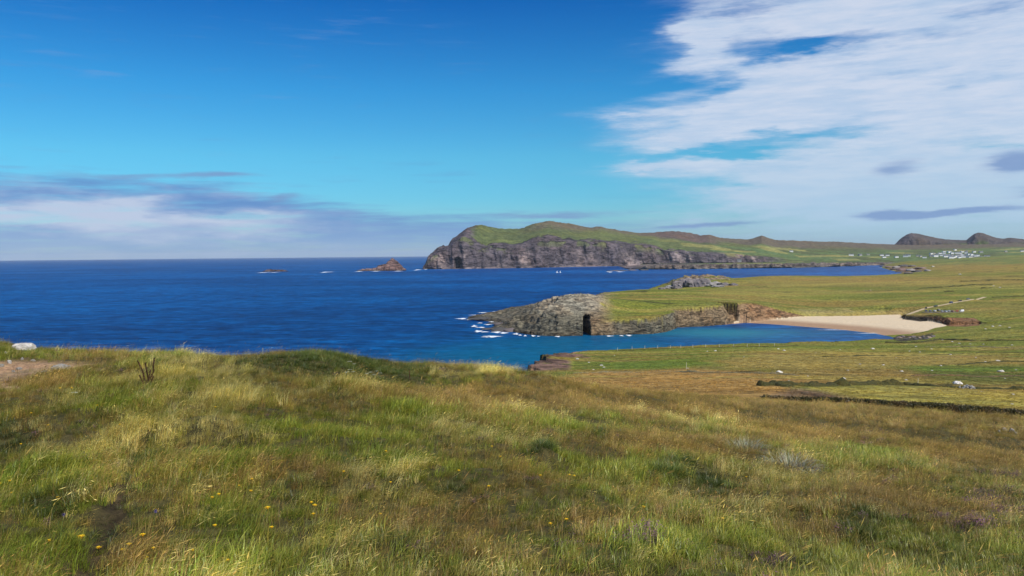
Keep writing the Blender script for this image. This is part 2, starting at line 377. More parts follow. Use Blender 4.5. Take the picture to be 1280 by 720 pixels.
# ================================================================== COASTAL LAND (beyond the hill)
ctl = []          # (px, py, z)
ctl += [(1280, a, b) for a, b in [(520, 48), (500, 43), (480, 38), (460, 32), (440, 24), (420, 16), (400, 10), (380, 13), (360, 18), (345, 22), (335, 28), (328, 33)]]
ctl += [(1190, a, b) for a, b in [(510, 48), (490, 43), (470, 36), (450, 28), (430, 18), (412, 8), (405, 5), (392, 10.5), (375, 14), (358, 18), (347, 20), (338, 22)]]
ctl += [(1100, a, b) for a, b in [(505, 47), (490, 43), (475, 38), (460, 32), (445, 24), (430, 12), (424, 4), (395, 4.5), (385, 9), (370, 14), (355, 17), (346, 15)]]
ctl += [(950, a, b) for a, b in [(495, 48), (480, 43), (465, 37), (450, 30), (436, 22), (431, 18), (380, 18), (370, 17), (355, 15), (346, 13)]]
ctl += [(1020, 395, 4.0), (1020, 380, 10), (1020, 365, 14), (1020, 427, 12), (990, 391, 8)]
ctl += [(800, a, b) for a, b in [(487, 42), (475, 37), (462, 31), (450, 25), (440, 20), (436.5, 18), (397, 14), (385, 17), (370, 21), (362, 22)]]
ctl += [(720, a, b) for a, b in [(474, 38), (462, 31), (450, 25), (441, 21), (373, 27.5), (400, 12)]]
ctl += [(875, a, b) for a, b in [(379, 19.5), (364, 17), (352, 14), (436, 20)]]
ctl += [(840, 380, 19.5), (838, 396, 15), (690, 453, 27), (672, 462, 29), (740, 371, 27.5), (760, 375, 24), (760, 385, 19), (690, 376, 27), (660, 382, 22), (640, 389, 15), (620, 394, 7), (600, 397, 2.5)]
pts = [at(*c) for c in ctl]
cp = [((p[0] / p[1]), math.log(p[1])) for p in pts]; cz = [p[2] for p in pts]
for (px, Y, z) in [(800, 1420, 2), (760, 1200, 6), (900, 1850, 3), (1000, 1950, 4), (1100, 2100, 5), (1280, 3400, 46), (1200, 3300, 34), (1150, 3300, 18), (1140, 2500, 8), (1130, 3000, 5), (1180, 2600, 18), (1280, 60, 50), (1100, 60, 51), (950, 60, 52), (740, 60, 54), (640, 200, 38), (640, 330, 28)]:
    cp.append(((px - W0) / F, math.log(Y))); cz.append(z)
zland = tps(np.array(cp), np.array(cz, float), 1e-5)
# coastline at sea level: (px, py or None, Y or None, slope of the shore)
coast = [(590, None, 120, 3), (620, None, 230, 3), (632, None, 300, 3), (640, None, 335, 2.2), (648, None, 362, 1.8), (662, None, 388, 1.6), (690, None, 410, 1.8), (722, None, 428, 2.5), (760, None, 447, 2), (800, None, 462, 1.5), (880, None, 478, 1.2), (950, None, 500, 1.0), (1020, None, 545, .8), (1080, None, 590, .35), (1105, None, 612, .22),
         (1118, 423, None, .08), (1112, 420.5, None, .05), (1090, 416.5, None, .045), (1050, 412, None, .045), (1000, 408, None, .045), (960, 405, None, .05), (930, 403.5, None, .12), (905, 406, None, 2.5),
         (880, 408, None, 3.5), (858, 409, None, 4), (847, 409.5, None, 4), (843.5, 411, None, 5), (841, 412, None, 5), (838.5, 413, None, 3.5), (832, 415, None, 3.5), (815, 417.5, None, 3.5), (790, 418, None, 3), (760, 419, None, 2.4), (745, 419.3, None, 4.5), (733, 419.6, None, 6), (722, 419.8, None, 4), (712, 420, None, 1.5), (695, 420.5, None, 1.1), (675, 419.5, None, .9), (655, 417.5, None, .75), (640, 415, None, .6), (622, 413, None, .5), (612, 410.5, None, .35), (628, 406, None, .5), (617, 402.5, None, .3), (600, 400.5, None, .25), (586, 398.5, None, .2),
         (583, None, 905, .2), (600, None, 915, .3), (640, None, 925, .6), (680, None, 935, 1), (720, None, 960, 1), (745, None, 1050, 1), (758, None, 1250, .8), (765, None, 1370, .5), (785, None, 1425, .4), (805, None, 1455, .5), (815, None, 1540, .6), (832, None, 1680, 1), (870, None, 1790, 1), (900, None, 1880, 1), (950, None, 1950, .5), (1030, None, 2050, .4), (1100, None, 2170, .3), (1118, None, 2300, .2), (1128, None, 2500, .12), (1112, None, 2900, .1), (1102, None, 3300, .15), (1105, None, 3900, .2), (2600, None, 3900, 1), (2600, None, 50, 1), (600, None, 50, 1)]
cw_ = []; csl = []
for (px, py, Y, s_) in coast:
    if py is not None: p = at(px, py, 0); cw_.append((p[0], p[1]))
    else: cw_.append(((px - W0) / F * Y * 1.0 + 0.0, Y))
    csl.append(s_)
cw_ = np.array(cw_); csl = np.array(csl, float)
def sdist(X, Y):
    shp = X.shape; x = X.ravel(); y = Y.ravel(); best = np.full(len(x), 1e18); sl_ = np.zeros(len(x)); ins = np.zeros(len(x), bool)
    for i in range(len(cw_)):
        a = cw_[i]; b = cw_[(i + 1) % len(cw_)]; e = b - a; L = e @ e
        t = np.clip(((x - a[0]) * e[0] + (y - a[1]) * e[1]) / L, 0, 1)
        d = (x - a[0] - t * e[0]) ** 2 + (y - a[1] - t * e[1]) ** 2
        s_ = csl[i] + (csl[(i + 1) % len(cw_)] - csl[i]) * t
        k = d < best; best[k] = d[k]; sl_[k] = s_[k]
        c = ((a[1] > y) != (b[1] > y)) & (x < (b[0] - a[0]) * (y - a[1]) / ((b[1] - a[1]) or 1e-9) + a[0]); ins ^= c
    return (np.sqrt(best) * np.where(ins, 1, -1)).reshape(shp), sl_.reshape(shp)
def gauss(px, py, cx, cy, rx, ry): return np.exp(-((px - cx) / rx) ** 2 - ((py - cy) / ry) ** 2)
bankpts = [(895, 404.5, 3), (905, 403.5, 3), (930, 400.8, 2.2), (960, 398.5, 1.4), (990, 397, .8), (1020, 396, .25), (1060, 395.5, .15), (1108, 394.7, .15), (1124, 395, .3), (1130, 399, 1.0), (1150, 400.8, .9), (1168, 402.4, 1.3), (1186, 406.8, 1.6), (1222, 408.2, 1.5), (1223.5, 410, .3), (1186, 408.6, .3), (1166, 411.5, .3), (1150, 415.5, .3), (1128, 421.5, .3), (1116, 424.8, .4)]
bw = np.array([at(a, b, 2.6)[:2] for a, b, _ in bankpts]); bsl = np.array([q[2] for q in bankpts], float)
def bank_dist(X, Y):
    # polygon of the beach bowl: inside means seaward of the bank
    poly = np.r_[bw, [at(1116, 430, 0)[:2], at(1000, 425, 0)[:2], at(895, 420, 0)[:2]]]; sl_all = np.r_[bsl, [.4, .4, 3]]
    x = X.ravel(); y = Y.ravel(); best = np.full(len(x), 1e18); sl_ = np.zeros(len(x)); ins = np.zeros(len(x), bool); n_ = len(poly)
    near = (y > 560) & (y < 960) & (x > 130) & (x < 520); xi = x[near]; yi = y[near]; be = np.full(len(xi), 1e18); se_ = np.zeros(len(xi)); ii = np.zeros(len(xi), bool)
    for i in range(n_):
        a = poly[i]; b = poly[(i + 1) % n_]; e = b - a; L = e @ e
        t = np.clip(((xi - a[0]) * e[0] + (yi - a[1]) * e[1]) / L, 0, 1); d = (xi - a[0] - t * e[0]) ** 2 + (yi - a[1] - t * e[1]) ** 2
        k = d < be; be[k] = d[k]; se_[k] = (sl_all[i] + (sl_all[(i + 1) % n_] - sl_all[i]) * t)[k]
        ii ^= ((a[1] > yi) != (b[1] > yi)) & (xi < (b[0] - a[0]) * (yi - a[1]) / ((b[1] - a[1]) or 1e-9) + a[0])
    d = np.full(len(x), 1e3); sl_[:] = 9; d[near] = np.sqrt(be) * np.where(ii, -1, 1); sl_[near] = se_
    return d.reshape(X.shape), sl_.reshape(X.shape)
def coastal_height(X, Y, full=True):
    u = np.clip(X / Y, -.12, .72); z = zland(np.stack([u, np.log(Y)], -1))
    s_, sl_ = sdist(X, Y)
    hard = sstep(sl_, .15, .6)                   # rocky shore rather than beach
    # outcrops
    def lump(px, Yc, rx, ry, h):
        xc = (px - W0) / F * Yc; return h * np.exp(-((X - xc) / rx) ** 2 - ((Y - Yc) / ry) ** 2)
    crag = np.maximum(lump(862, 1600, 34, 60, 9), np.maximum(lump(885, 1570, 40, 50, 8), lump(845, 1540, 14, 40, 6)))
    crag = crag + lump(795, 1415, 22, 30, 3) + lump(776, 1400, 12, 20, 3)
    crag = crag * (1.0 + .9 * ridged(X / 13, Y / 30, 3, 5))
    jag = fbm(X / 11, Y / 11, 4, 3) * 3.2 + ridged(X / 26 + Y / 60, Y / 40, 3, 9) * 2.5 + fbm(X / 3.2, Y / 3.2, 2, 23) * .8
    se = s_ + jag * hard * sstep(s_, -8, 2) * .9
    prof = se * sl_ * (1 + .5 * fbm(X / 17, Y / 17, 3, 41) * hard)
    # stepped ledges on the rocky shores
    st = prof + hard * 1.3 * np.sin(prof * 1.15 + 2 * fbm(X / 30, Y / 30, 2, 77))
    z = z + fbm(X / 60, Y / 60, 4, 1) * np.clip(Y / 900, .25, 1) * 1.0 + fbm(X / 9, Y / 9, 3, 2) * .18
    px, py = proj(X, Y, z)
    # bare whaleback of the headland tip is rough
    rockzone = sstep(770 - px, -6, 26) * sstep(Y, 640, 680) * sstep(1100 - Y, 0, 60)
    z = z + rockzone * (ridged(X / 18 + Y / 40, Y / 11, 4, 13) * 2.6 + ridged(X / 6, Y / 5, 3, 19) * 1.0)
    bd, bs = bank_dist(X, Y); inb = (bd > -900) & (bd < 400)
    relax = inb & (bd > 0) & (s_ > 0); st = np.where(relax, np.maximum(st, 60 * sstep(.75 - sl_, 0, .4)), st)
    h = np.minimum(z + crag, np.where(s_ > -6, st, -3.0))
    bdn = bd + (fbm(X / 9, Y / 9, 3, 43) * 2.2 + ridged(X / 14, Y / 14, 3, 44) * 1.5) * sstep(bs, .4, .9) * (bd > -3)
    bh = np.where(bd > 0, 2.6 + np.maximum(bdn, 0) * bs * (1 + .4 * fbm(X / 12, Y / 12, 3, 45)), np.minimum(2.8, np.maximum(s_, 0) * .042 + .05 * fbm(X / 8, Y / 8, 3, 46)))
    bcut = np.where(inb, np.minimum(h, 60) - bh, 0); h = np.where(inb & (h > bh), bh, h); bankrock = sstep(bcut, .4, 1.5) * (bd > 0) * sstep(bs, .35, .7)
    h = np.where(s_ <= 0, np.minimum(h, s_ * .3), h)
    h = np.maximum(h, -6); px, py = proj(X, Y, h)
    return h, s_, sl_, crag, px, py, rockzone, hard, np.where(inb & (s_ > 0) & (bd < 0) & (hard < .3), 0, z + crag - h), bankrock, bd
# ---- earth bank behind the beach: step line, seen at about px 940..1222
def polyline_mask(px, py, pts):
    xs = [p[0] for p in pts]; ys = [p[1] for p in pts]; return np.interp(px, xs, ys)
def inpoly(px, py, poly):
    ins = np.zeros(px.shape, bool)
    for i in range(len(poly)):
        a = poly[i]; b = poly[(i + 1) % len(poly)]
        ins ^= ((a[1] > py) != (b[1] > py)) & (px < (b[0] - a[0]) * (py - a[1]) / ((b[1] - a[1]) or 1e-9) + a[0])
    return ins
C = {k: np.array(lin(*v)) for k, v in dict(
    green=(100, 107, 44), lush=(86, 108, 40), olive=(103, 105, 50), brown=(146, 117, 70), ochre=(138, 122, 68), yellow=(142, 132, 68), dark=(58, 60, 34),
    rock=(102, 99, 86), rockdark=(66, 63, 55), rockpale=(146, 142, 128), rockbrown=(126, 108, 84), rockred=(122, 96, 84), sand=(204, 185, 156), sandwet=(150, 118, 92), earth=(128, 97, 70), dune=(158, 145, 100), farg=(92, 110, 66), farb=(116, 104, 80), heath=(112, 90, 78)).items()}
def lerp(a, b, t): return a + (b - a) * t[..., None]
def soft_in(qx, qy, poly):
    s_ = 0
    for dx_, dy_ in [(0, 0), (8, 1), (-8, -1), (4, -2.2), (-4, 2.2), (14, .6), (-14, -.6)]: s_ = s_ + inpoly(qx + dx_, qy + dy_, poly)
    return s_ / 7.0
def coastal_colour(X, Y, Z, s_, sl_, crag, px, py, rz, hard, cut, bankrock, bd):
    wx = fbm(X / 40, Y / 40, 4, 51) * np.clip(Y / 20, 4, 24); wy = fbm(X / 40 + 90, Y / 40, 4, 52); w3 = fbm(X / 8, Y / 14, 4, 53)
    qx = px + wx * 1.6 + w3 * 14; qy = py + wy * 3.0 + w3 * 2.4
    col = np.broadcast_to(C['olive'], X.shape + (3,)).copy(); n = fbm(X / 120, Y / 120, 4, 55)
    col = lerp(col, C['green'], sstep(n, -.1, .35) * .7)
    # near fields (distances under 600)
    near = sstep(650 - Y, 0, 40)
    def band(c, poly, k=.9, soft=None):
        nonlocal col
        mk = soft_in(qx, qy, poly) * k; col = lerp(col, C[c], mk)
    band('green', [(660, 432), (1120, 415), (1120, 440), (960, 448), (840, 462), (780, 463), (690, 466)])
    band('lush', [(740, 452), (900, 440), (960, 447), (840, 460), (760, 463)], .6)
    band('brown', [(690, 474), (740, 466), (850, 461), (930, 462), (1010, 476), (960, 510), (680, 500)], .95)
    band('ochre', [(880, 452), (960, 441), (1280, 446), (1400, 450), (1400, 456), (1150, 458), (1010, 462), (900, 460)], .9)
    band('brown', [(960, 462), (1120, 460), (1170, 468), (1160, 478), (1000, 482), (960, 474)], .6)
    band('lush', [(1140, 458), (1500, 456), (1500, 466), (1160, 467)], .75)
    band('dark', [(1160, 468), (1400, 466), (1400, 482), (1200, 484), (1060, 481)], .4)
    band('yellow', [(1010, 486), (1100, 484), (1500, 484), (1500, 512), (1280, 522), (1110, 515)], .85)
    band('ochre', [(1060, 500), (1300, 508), (1300, 522), (1110, 516)], .5)
    band('heath', [(1005, 486), (1030, 490), (1110, 508), (1100, 514), (960, 510), (970, 490)], .8)
    band('green', [(1120, 418), (1200, 408), (1500, 404), (1500, 446), (1100, 443), (1050, 432)], .75)
    band('yellow', [(1170, 414), (1500, 412), (1500, 418), (1170, 420)], .45)
    # promontory turf and the land behind the cove
    far = Y > 660
    def fband(c, poly, k=.9):
        nonlocal col
        mk = soft_in(qx, qy, poly) * far * k; col = lerp(col, C[c], mk)
    fband('green', [(720, 360), (900, 355), (870, 380), (838, 382), (845, 400), (790, 402), (740, 380)], .95)
    fband('ochre', [(900, 351), (1000, 350), (1320, 352), (1320, 357), (1000, 358), (920, 358)], .6)
    fband('brown', [(960, 346), (1420, 345), (1420, 351), (1100, 353), (980, 351)], .5)
    fband('yellow', [(880, 364), (1010, 361), (1100, 368), (980, 373), (890, 369)], .6)
    fband('green', [(1000, 366), (1420, 358), (1420, 378), (1120, 380), (1010, 376)], .6)
    fband('brown', [(1180, 376), (1420, 376), (1420, 392), (1230, 394), (1180, 388)], .2)
    fband('brown', [(1150, 330), (1420, 328), (1420, 336), (1200, 340), (1160, 338)], .5)
    fband('farg', [(1140, 318), (1500, 310), (1500, 329), (1140, 330)], .7)
    fband('dune', [(990, 388), (1130, 387), (1135, 399), (990, 399)], .75)
    # worn, wind-combed streaks and old field lines in the turf
    st_ = fbm(X / 70, Y / 7, 4, 57) + .7 * fbm(X / 22, Y / 4, 3, 58) * (Y < 700); col = col * np.exp(.30 * st_)[..., None]
    col = lerp(col, C['brown'] * .9, sstep(fbm(X / 130, Y / 26, 4, 59), .12, .34) * .45); col = lerp(col, C['yellow'] * 1.1, sstep(fbm(X / 110 + 40, Y / 22, 4, 60), .14, .34) * .5)
    wl_ = np.abs(fbm(X / 260 + 7, Y / 70, 2, 62)); col = lerp(col, C['dark'], sstep(.012 + .010 * (Y > 700) - wl_, 0, .008) * .75 * sstep(fbm(X / 30, Y / 30, 2, 63), -.3, .1))
    # bare rock
    rock = np.clip(np.maximum.reduce([bankrock, sstep(728 - px + fbm(X / 9, Y / 9, 3, 65) * 26, -3, 6) * np.maximum(sstep(Y, 345, 352), sstep(Y, 262, 275) * sstep(336 - Y, 0, 6) * sstep(716 - px, -2, 8)) * sstep(640 - Y, 0, 40) * sstep(fbm(X / 14, Y / 5, 3, 64) + .45, 0, .15), sstep(cut, .15, 1.0) * hard, rz * sstep(fbm(X / 14, Y / 14, 4, 66) + (768 - px) / 40, -.25, .15), sstep(crag, 1.6, 3.0) * sstep(fbm(X / 14, Y / 14, 3, 61) + .35, 0, .3)]), 0, 1)
    rc = np.broadcast_to(C['rock'], X.shape + (3,)).copy()
    rc = lerp(rc, C['rockbrown'], (sstep(px, 726, 740) * sstep(775 - px, 0, 20) + sstep(px, 838, 850) * sstep(1010 - px, 0, 20)).clip(0, 1) * .85 * far)
    rc = lerp(rc, C['earth'], sstep(px, 925, 945) * far * .6)
    rc = lerp(rc, C['rockred'], sstep(650 - Y, 0, 30) * .9)
    rc = lerp(rc, C['rockpale'], rz * sstep(Z, 12, 24) * .75)
    rc = lerp(rc, C['rockpale'], sstep(Y, 1300, 1400) * .25)
    rc = lerp(rc, C['rockdark'], sstep(3.2 - Z + fbm(X / 9, Y / 9, 3, 67) * 1.5, 0, 1.5) * .75)   # tide-wetted, weed-covered foot
    flat = sstep(px, 1095, 1120) * sstep(Y, 1900, 2200) * sstep(12 - Z, 0, 5) * sstep(3500 - Y, 0, 300)
    rock = np.maximum(rock, flat * .9 * sstep(fbm(X / 60, Y / 60, 3, 68), -.35, 0)); rc = lerp(rc, C['rockred'] * .8, flat)
    col = lerp(col, rc, rock)
    # sand and its wet edge, earth scar, track
    beach = [(902, 404), (915, 402.6), (930, 399), (960, 397.5), (1000, 395.5), (1060, 395), (1108, 393.5), (1124, 393), (1131, 399), (1160, 401), (1183, 405), (1185, 407.2), (1168, 410), (1158, 414), (1140, 417), (1128, 422), (1118, 424), (1100, 420), (1000, 412), (925, 408), (902, 406.5)]
    bm_ = (inpoly(px + wx * .1, py + wy * .4, beach) & far).astype(float)
    col = lerp(col, C['sand'], bm_); wet = bm_ * sstep(2.0 - Z, 0, 1.2); col = lerp(col, C['sandwet'], wet * .85)
    rock = rock * (1 - bm_)
    dk = inpoly(px + wx * .1, py + wy * .3, [(1127, 399), (1134, 395), (1160, 396.5), (1170, 400.5), (1150, 402)]).astype(float) * far
    col = lerp(col, C['rockdark'] * 1.25, dk); rock = np.maximum(rock, dk)
    br = inpoly(px + wx * .1, py + wy * .3, [(1168, 399), (1180, 397), (1218, 397.5), (1226, 402), (1224, 408.5), (1186, 408), (1176, 404)]).astype(float) * far
    col = lerp(col, C['earth'], br); rock = np.maximum(rock, br * .8)
    sh = inpoly(px + wx * .1, py + wy * .4, [(1112, 423), (1122, 419.5), (1150, 420), (1166, 416), (1160, 424), (1126, 427)]).astype(float)
    col = lerp(col, C['rockdark'] * 1.2, sh * .85); rock = np.maximum(rock, sh * .8)
    SANDM[0] = bm_
    return col, rock
SANDM = [None]
ys = np.concatenate([np.linspace(58, 250, 110, endpoint=False), np.linspace(250, 640, 120, endpoint=False), np.linspace(640, 900, 235, endpoint=False), np.linspace(900, 1350, 55, endpoint=False), np.linspace(1350, 1800, 90, endpoint=False), np.linspace(1800, 3900, 80)])
us = np.concatenate([np.linspace(-.10, .66, 860), np.linspace(.668, 1.3, 60)])
U_, Y_ = np.meshgrid(us, ys); X_ = U_ * Y_
H_ = coastal_height(X_, Y_)
Z_ = H_[0]
# step of the earth bank behind the right end of the beach (ground above it is higher)
LM = land_mat('coastal_turf_and_rock', .35, .16, 1.6)
colr, rockr = coastal_colour(X_, Y_, Z_, *H_[1:])
# the square sea cave in the brown wall of the promontory: the face is driven back into the rock
cvx = H_[4]; cave = np.exp(-((cvx - 733.5) / 3.9) ** 6) * (Z_ < 15.5 - .05 * (cvx - 733.5) ** 2) * (Y_ > 660) * (Y_ < 716)
Y_ = Y_ * (1 - cave) + cave * (717 + (Y_ - 690) * .12)
grid_mesh('coastal_land', X_, Y_, Z_, LM, colr, {'rock': rockr, 'sand': SANDM[0]})
structure(bpy.data.objects['coastal_land'], 'green and brown coastal fields, rocky promontory and sandy cove')
from_xy = lambda X, Y: coastal_height(np.array([[float(X)]]), np.array([[float(Y)]]))[0][0, 0]
def ground_hit(px, py, y0=70, y1=3800):       # where the sight line of a pixel meets the coastal land
    d = ray(px, py); Yv = np.exp(np.linspace(math.log(y0), math.log(y1), 700)); t = Yv / d[1]
    Xv = d[0] * t; Zr = CZ + d[2] * t; Zt = coastal_height(Xv[None], Yv[None])[0][0]
    k = np.where(Zt >= Zr)[0]
    if len(k) == 0: return None
    k = k[0]; return np.array([Xv[k], Yv[k], Zt[k]])

# ================================================================== FAR HEADLAND AND FAR LAND (lofted cross-sections)
def loft(name, table, mat, colf, counts, xs, disp, sm=0, skyk=None):
    """table rows: px, then (py, Y) per station.  xs: px of the columns."""
    tb = np.array([[r[0]] + [q for s_ in r[1:] for q in s_] for r in table], float)
    ns = (tb.shape[1] - 1) // 2; cols = []
    PY = [np.interp(xs, tb[:, 0], tb[:, 1 + 2 * k]) for k in range(ns)]; YY = [np.interp(xs, tb[:, 0], tb[:, 2 + 2 * k]) for k in range(ns)]
    if sm:
        kk = np.exp(-np.linspace(-2, 2, 2 * sm + 1) ** 2); kk /= kk.sum()
        for k in range(ns):
            if k != skyk: PY[k] = np.convolve(np.pad(PY[k], sm, 'edge'), kk, 'valid')
            YY[k] = np.convolve(np.pad(YY[k], sm, 'edge'), kk, 'valid')
    Xr = []; Yr = []; Zr = []; V = []
    for k in range(ns - 1):
        n_ = counts[k]
        for j in range(n_ + (1 if k == ns - 2 else 0)):
            t = j / n_; py = PY[k] * (1 - t) + PY[k + 1] * t; Yv = YY[k] * (1 - t) + YY[k + 1] * t
            d = cf[None] + ((xs - W0) / F)[:, None] * cr[None] + ((H0 - py) / F)[:, None] * cu[None]
            tt = Yv / d[:, 1]; Xr.append(d[:, 0] * tt); Yr.append(Yv); Zr.append(CZ + d[:, 2] * tt); V.append(np.full(len(xs), k + t))
    X, Y, Z, V = map(np.array, (Xr, Yr, Zr, V)); PX = np.broadcast_to(xs, X.shape)
    X, Y, Z, rock = disp(X, Y, Z, V, PX)
    return grid_mesh(name, X, Y, Z, mat, colf(X, Y, Z, V, PX, rock), {'rock': rock})
def yh(px): return 323.98 - .0095 * px
def base(px, Y): return yh(px) + 70000.0 / Y * 1.0
sky_h = [(529, 334.6), (531, 331), (535, 321), (541, 315), (547, 310.5), (553, 308.5), (560, 309), (562.5, 302), (568, 297), (574, 293), (580, 288), (585, 285), (592, 282.5), (600, 281.5), (607, 282), (616, 284.5), (625, 285.5), (645, 286), (655, 285), (664, 281.5), (672, 279), (685, 276), (700, 278), (712, 279.5), (726, 282), (737, 284), (750, 283), (760, 286), (787, 289.5), (800, 291), (820, 290.5), (842, 288.7), (862, 291), (875, 294), (887, 293), (900, 297.5), (937, 299), (945, 297), (952, 294.3), (960, 297), (970, 300), (1005, 301), (1040, 302.3), (1100, 305), (1120, 305.8), (1200, 305), (1300, 303), (1500, 302), (2000, 302)]
top_h = [(529, 335), (531, 333), (535, 326), (547, 314), (560, 311), (568, 303), (580, 294), (590, 300), (600, 308), (607, 309), (620, 305), (640, 307.5), (657, 304), (675, 297.5), (695, 298.5), (712, 301), (750, 301), (775, 304), (817, 307), (828, 313.5), (855, 315), (917, 317.5), (967, 321.5), (1000, 323), (1100, 321), (1300, 316), (2000, 314)]
def I(px, t): return float(np.interp(px, [a for a, _ in t], [b for _, b in t]))
# main-cliff foot distance, shelf coast distance
footY = [(529, 4000), (580, 3990), (650, 4070), (760, 4350), (820, 4450), (860, 4420), (900, 4400), (1000, 4400), (1100, 4500), (2000, 4500)]
coastY = [(529, 3990), (760, 4330), (775, 4330), (782, 3500), (815, 3420), (840, 3400), (920, 3420), (1000, 3480), (1060, 3700), (1100, 3900), (1130, 3850), (1300, 3800), (2000, 3800)]
rows = []
for px in sorted(set([a for a, _ in sky_h] + [a for a, _ in top_h] + [a for a, _ in coastY])):
    Yc = min(I(px, coastY), I(px, footY) - 4); Yf = I(px, footY); pc = base(px, Yc)
    lowc = float(np.interp(px, [780, 822, 1000, 1100, 1130, 1300], [.5, 5.0, 4.6, 2.5, 1.2, .8]))
    pb = pc - lowc; s0 = I(px, sky_h); tp = max(I(px, top_h), s0 + .6)
    pf = base(px, Yf) - .6 if px < 800 else float(np.interp(px, [800, 830, 960, 1000, 1300, 2000], [330.5, 329.5, 328, 326.5, 321, 319]))
    if px > 1120: pc += 2; pb = pc - 1
    dYc = float(np.interp(px, [529, 545, 590, 800, 830, 960, 1000], [6, 25, 90, 90, 60, 60, 220]))
    Yt = Yf + dYc; depth = float(np.interp(px, [529, 560, 620, 690, 900, 1100, 2000], [30, 160, 420, 700, 1300, 1900, 2300]))
    Ys = Yt + depth
    rows.append((px, (pc + .8, Yc - 2), (pb, Yc + 12 if px > 800 else Yc + 2), (pf, Yf), (tp, Yt), (tp * .45 + s0 * .55 + .2, Yt + depth * .5), (s0, Ys), (s0 + 4, Ys + 350), (base(px, Ys + 900) + 2, Ys + 900)))
def disp_far(X, Y, Z, V, PX):
    cliff = sstep(V, 1.98, 2.05) * sstep(V, 3.05, 2.9) if False else ((V > 2.0) & (V < 3.0)).astype(float) * np.sin(np.clip(V - 2, 0, 1) * math.pi) ** .35
    fade = sstep(990 - PX, 0, 40)
    k = np.clip((Z) / 60, 0, 1)
    rib = ridged(X / 85 + Z / 500, Z / 420, 4, 5) * 34 + fbm(X / 24, Z / 90, 4, 8) * 16 + fbm(X / 9, Z / 20, 3, 28) * 6
    rib = rib + np.sin(Z / 9 + X / 60) * 2
    Y = Y - (rib + 6) * cliff * fade
    # sea cave at the western end
    cave = np.exp(-((PX - 572) / 4.2) ** 4) * (Z < 62 - 12 * np.abs(PX - 572) / 4) * (V > 1.5) * (V < 3)
    Y = Y + cave * 60
    lc = ((V > 0) & (V < 1.4)) * sstep(PX, 795, 812) * sstep(1125 - PX, 0, 20)
    Y = Y + lc * (fbm(X / 40, Y * 0 + 2, 4, 9) * 60); Z = Z + lc * (V > .4) * (ridged(X / 26, X * 0, 3, 12) * 8 - 1)
    upper = sstep(V, 3.0, 3.4)
    crest = sstep(V, 3.6, 5) * sstep(1120 - PX, 0, 60)
    Z = Z + upper * fbm(X / 130, Y / 130, 5, 21) * 5 + crest * fbm(X / 24, Y / 40, 3, 22) * 4.5
    # castellated western skyline
    Z = Z + sstep(625 - PX, 0, 35) * sstep(V, 2.7, 4) * sstep(6 - V, 0, .5) * np.maximum(ridged(X / 30, Y / 60, 3, 24), -.2) * 9
    rock = np.maximum(cliff > .02, 0).astype(float) * fade
    west = sstep(592 - PX + fbm(X / 40, Y / 40, 3, 2) * 8, -6, 6); rock = np.maximum(rock, west * (V >= 2))
    rock = np.maximum(rock, lc.astype(float)); rock = np.maximum(rock, ((V < 2.02) & (PX < 800)).astype(float)); rock = np.maximum(rock, (V < 1.9) * sstep(900 - PX, 0, 60))
    rock = rock * 1.0; edge = (V >= 3) * sstep(3.0 + .22 + fbm(X / 40, Y / 70, 4, 15) * .4 - V, 0, .12) * sstep(930 - PX, 0, 60); rock = np.maximum(rock, edge)
    grassy = (V > 2.55) * (V < 3) * sstep(fbm(X / 55, Z / 30, 4, 31), .05, .3) * sstep(V, 2.45, 3); rock = rock * (1 - grassy * .8)
    return X, Y, Z, rock
FC = {k: np.array(lin(*v)) for k, v in dict(cliff=(86, 80, 86), cliffpale=(134, 123, 122), green=(90, 98, 58), dgreen=(78, 88, 56), brown=(92, 83, 72), lush=(84, 104, 64), shelf=(104, 97, 92), heath=(90, 76, 72)).items()}
def col_far(X, Y, Z, V, PX, rock):
    n = fbm(X / 160, Y / 260, 4, 71); c = lerp(np.broadcast_to(FC['green'], X.shape + (3,)).copy(), FC['dgreen'], sstep(n, -.1, .4))
    # brown moor near the crest
    mo = sstep(V + n * .6, 4.0, 4.7) * sstep(PX, 640, 690)
    c = lerp(c, FC['brown'], mo * .9)
    c = lerp(c, FC['heath'], sstep(PX, 790, 830) * sstep(905 - PX, 0, 30) * sstep(V + n * .5, 4.0, 4.5))
    c = lerp(c, FC['brown'], sstep(PX, 900, 960) * sstep(V + n * .4, 3.7, 4.3) * .8)
    # walled fields on the low ground
    fx = X + fbm(X / 200, Y / 200, 3, 72) * 50; fy = Y + fbm(X / 200 + 9, Y / 200, 3, 73) * 60
    cell = hsh(np.floor(fx / 130), np.floor(fy / 150 + hsh(np.floor(fx / 130), np.floor(fx * 0), 3)), 4)
    fld = sstep(PX, 780, 900) * sstep(4.2 - V, 0, .3) * (V > 1)
    fc = lerp(lerp(np.broadcast_to(FC['lush'], X.shape + (3,)).copy(), FC['dgreen'], (cell > .45).astype(float)), np.array(lin(140, 138, 84)), (cell > .8).astype(float) * .8)
    c = lerp(c, fc, fld * .8)
    rc = lerp(np.broadcast_to(FC['cliff'], X.shape + (3,)).copy(), FC['cliffpale'], sstep(fbm(X / 60, Z / 50, 4, 75), .05, .4) * sstep(110 - Z, 0, 60) * .75)
    rc = lerp(rc, FC['cliff'] * .62, sstep(fbm(X / 50 + 30, Z / 140, 3, 76), .1, .4) * .6)
    rc = lerp(rc, FC['cliffpale'] * .9, sstep(9 - Z, 0, 6) * .5)
    lowc = ((V < 1.5) & (PX > 795)).astype(float); rc = lerp(rc, FC['shelf'], lowc)
    return lerp(c, rc, np.clip(rock, 0, 1))
FM = land_mat('far_turf_and_cliff', .03, .022, 9.0, .22, (1.15, 1.0, .8))
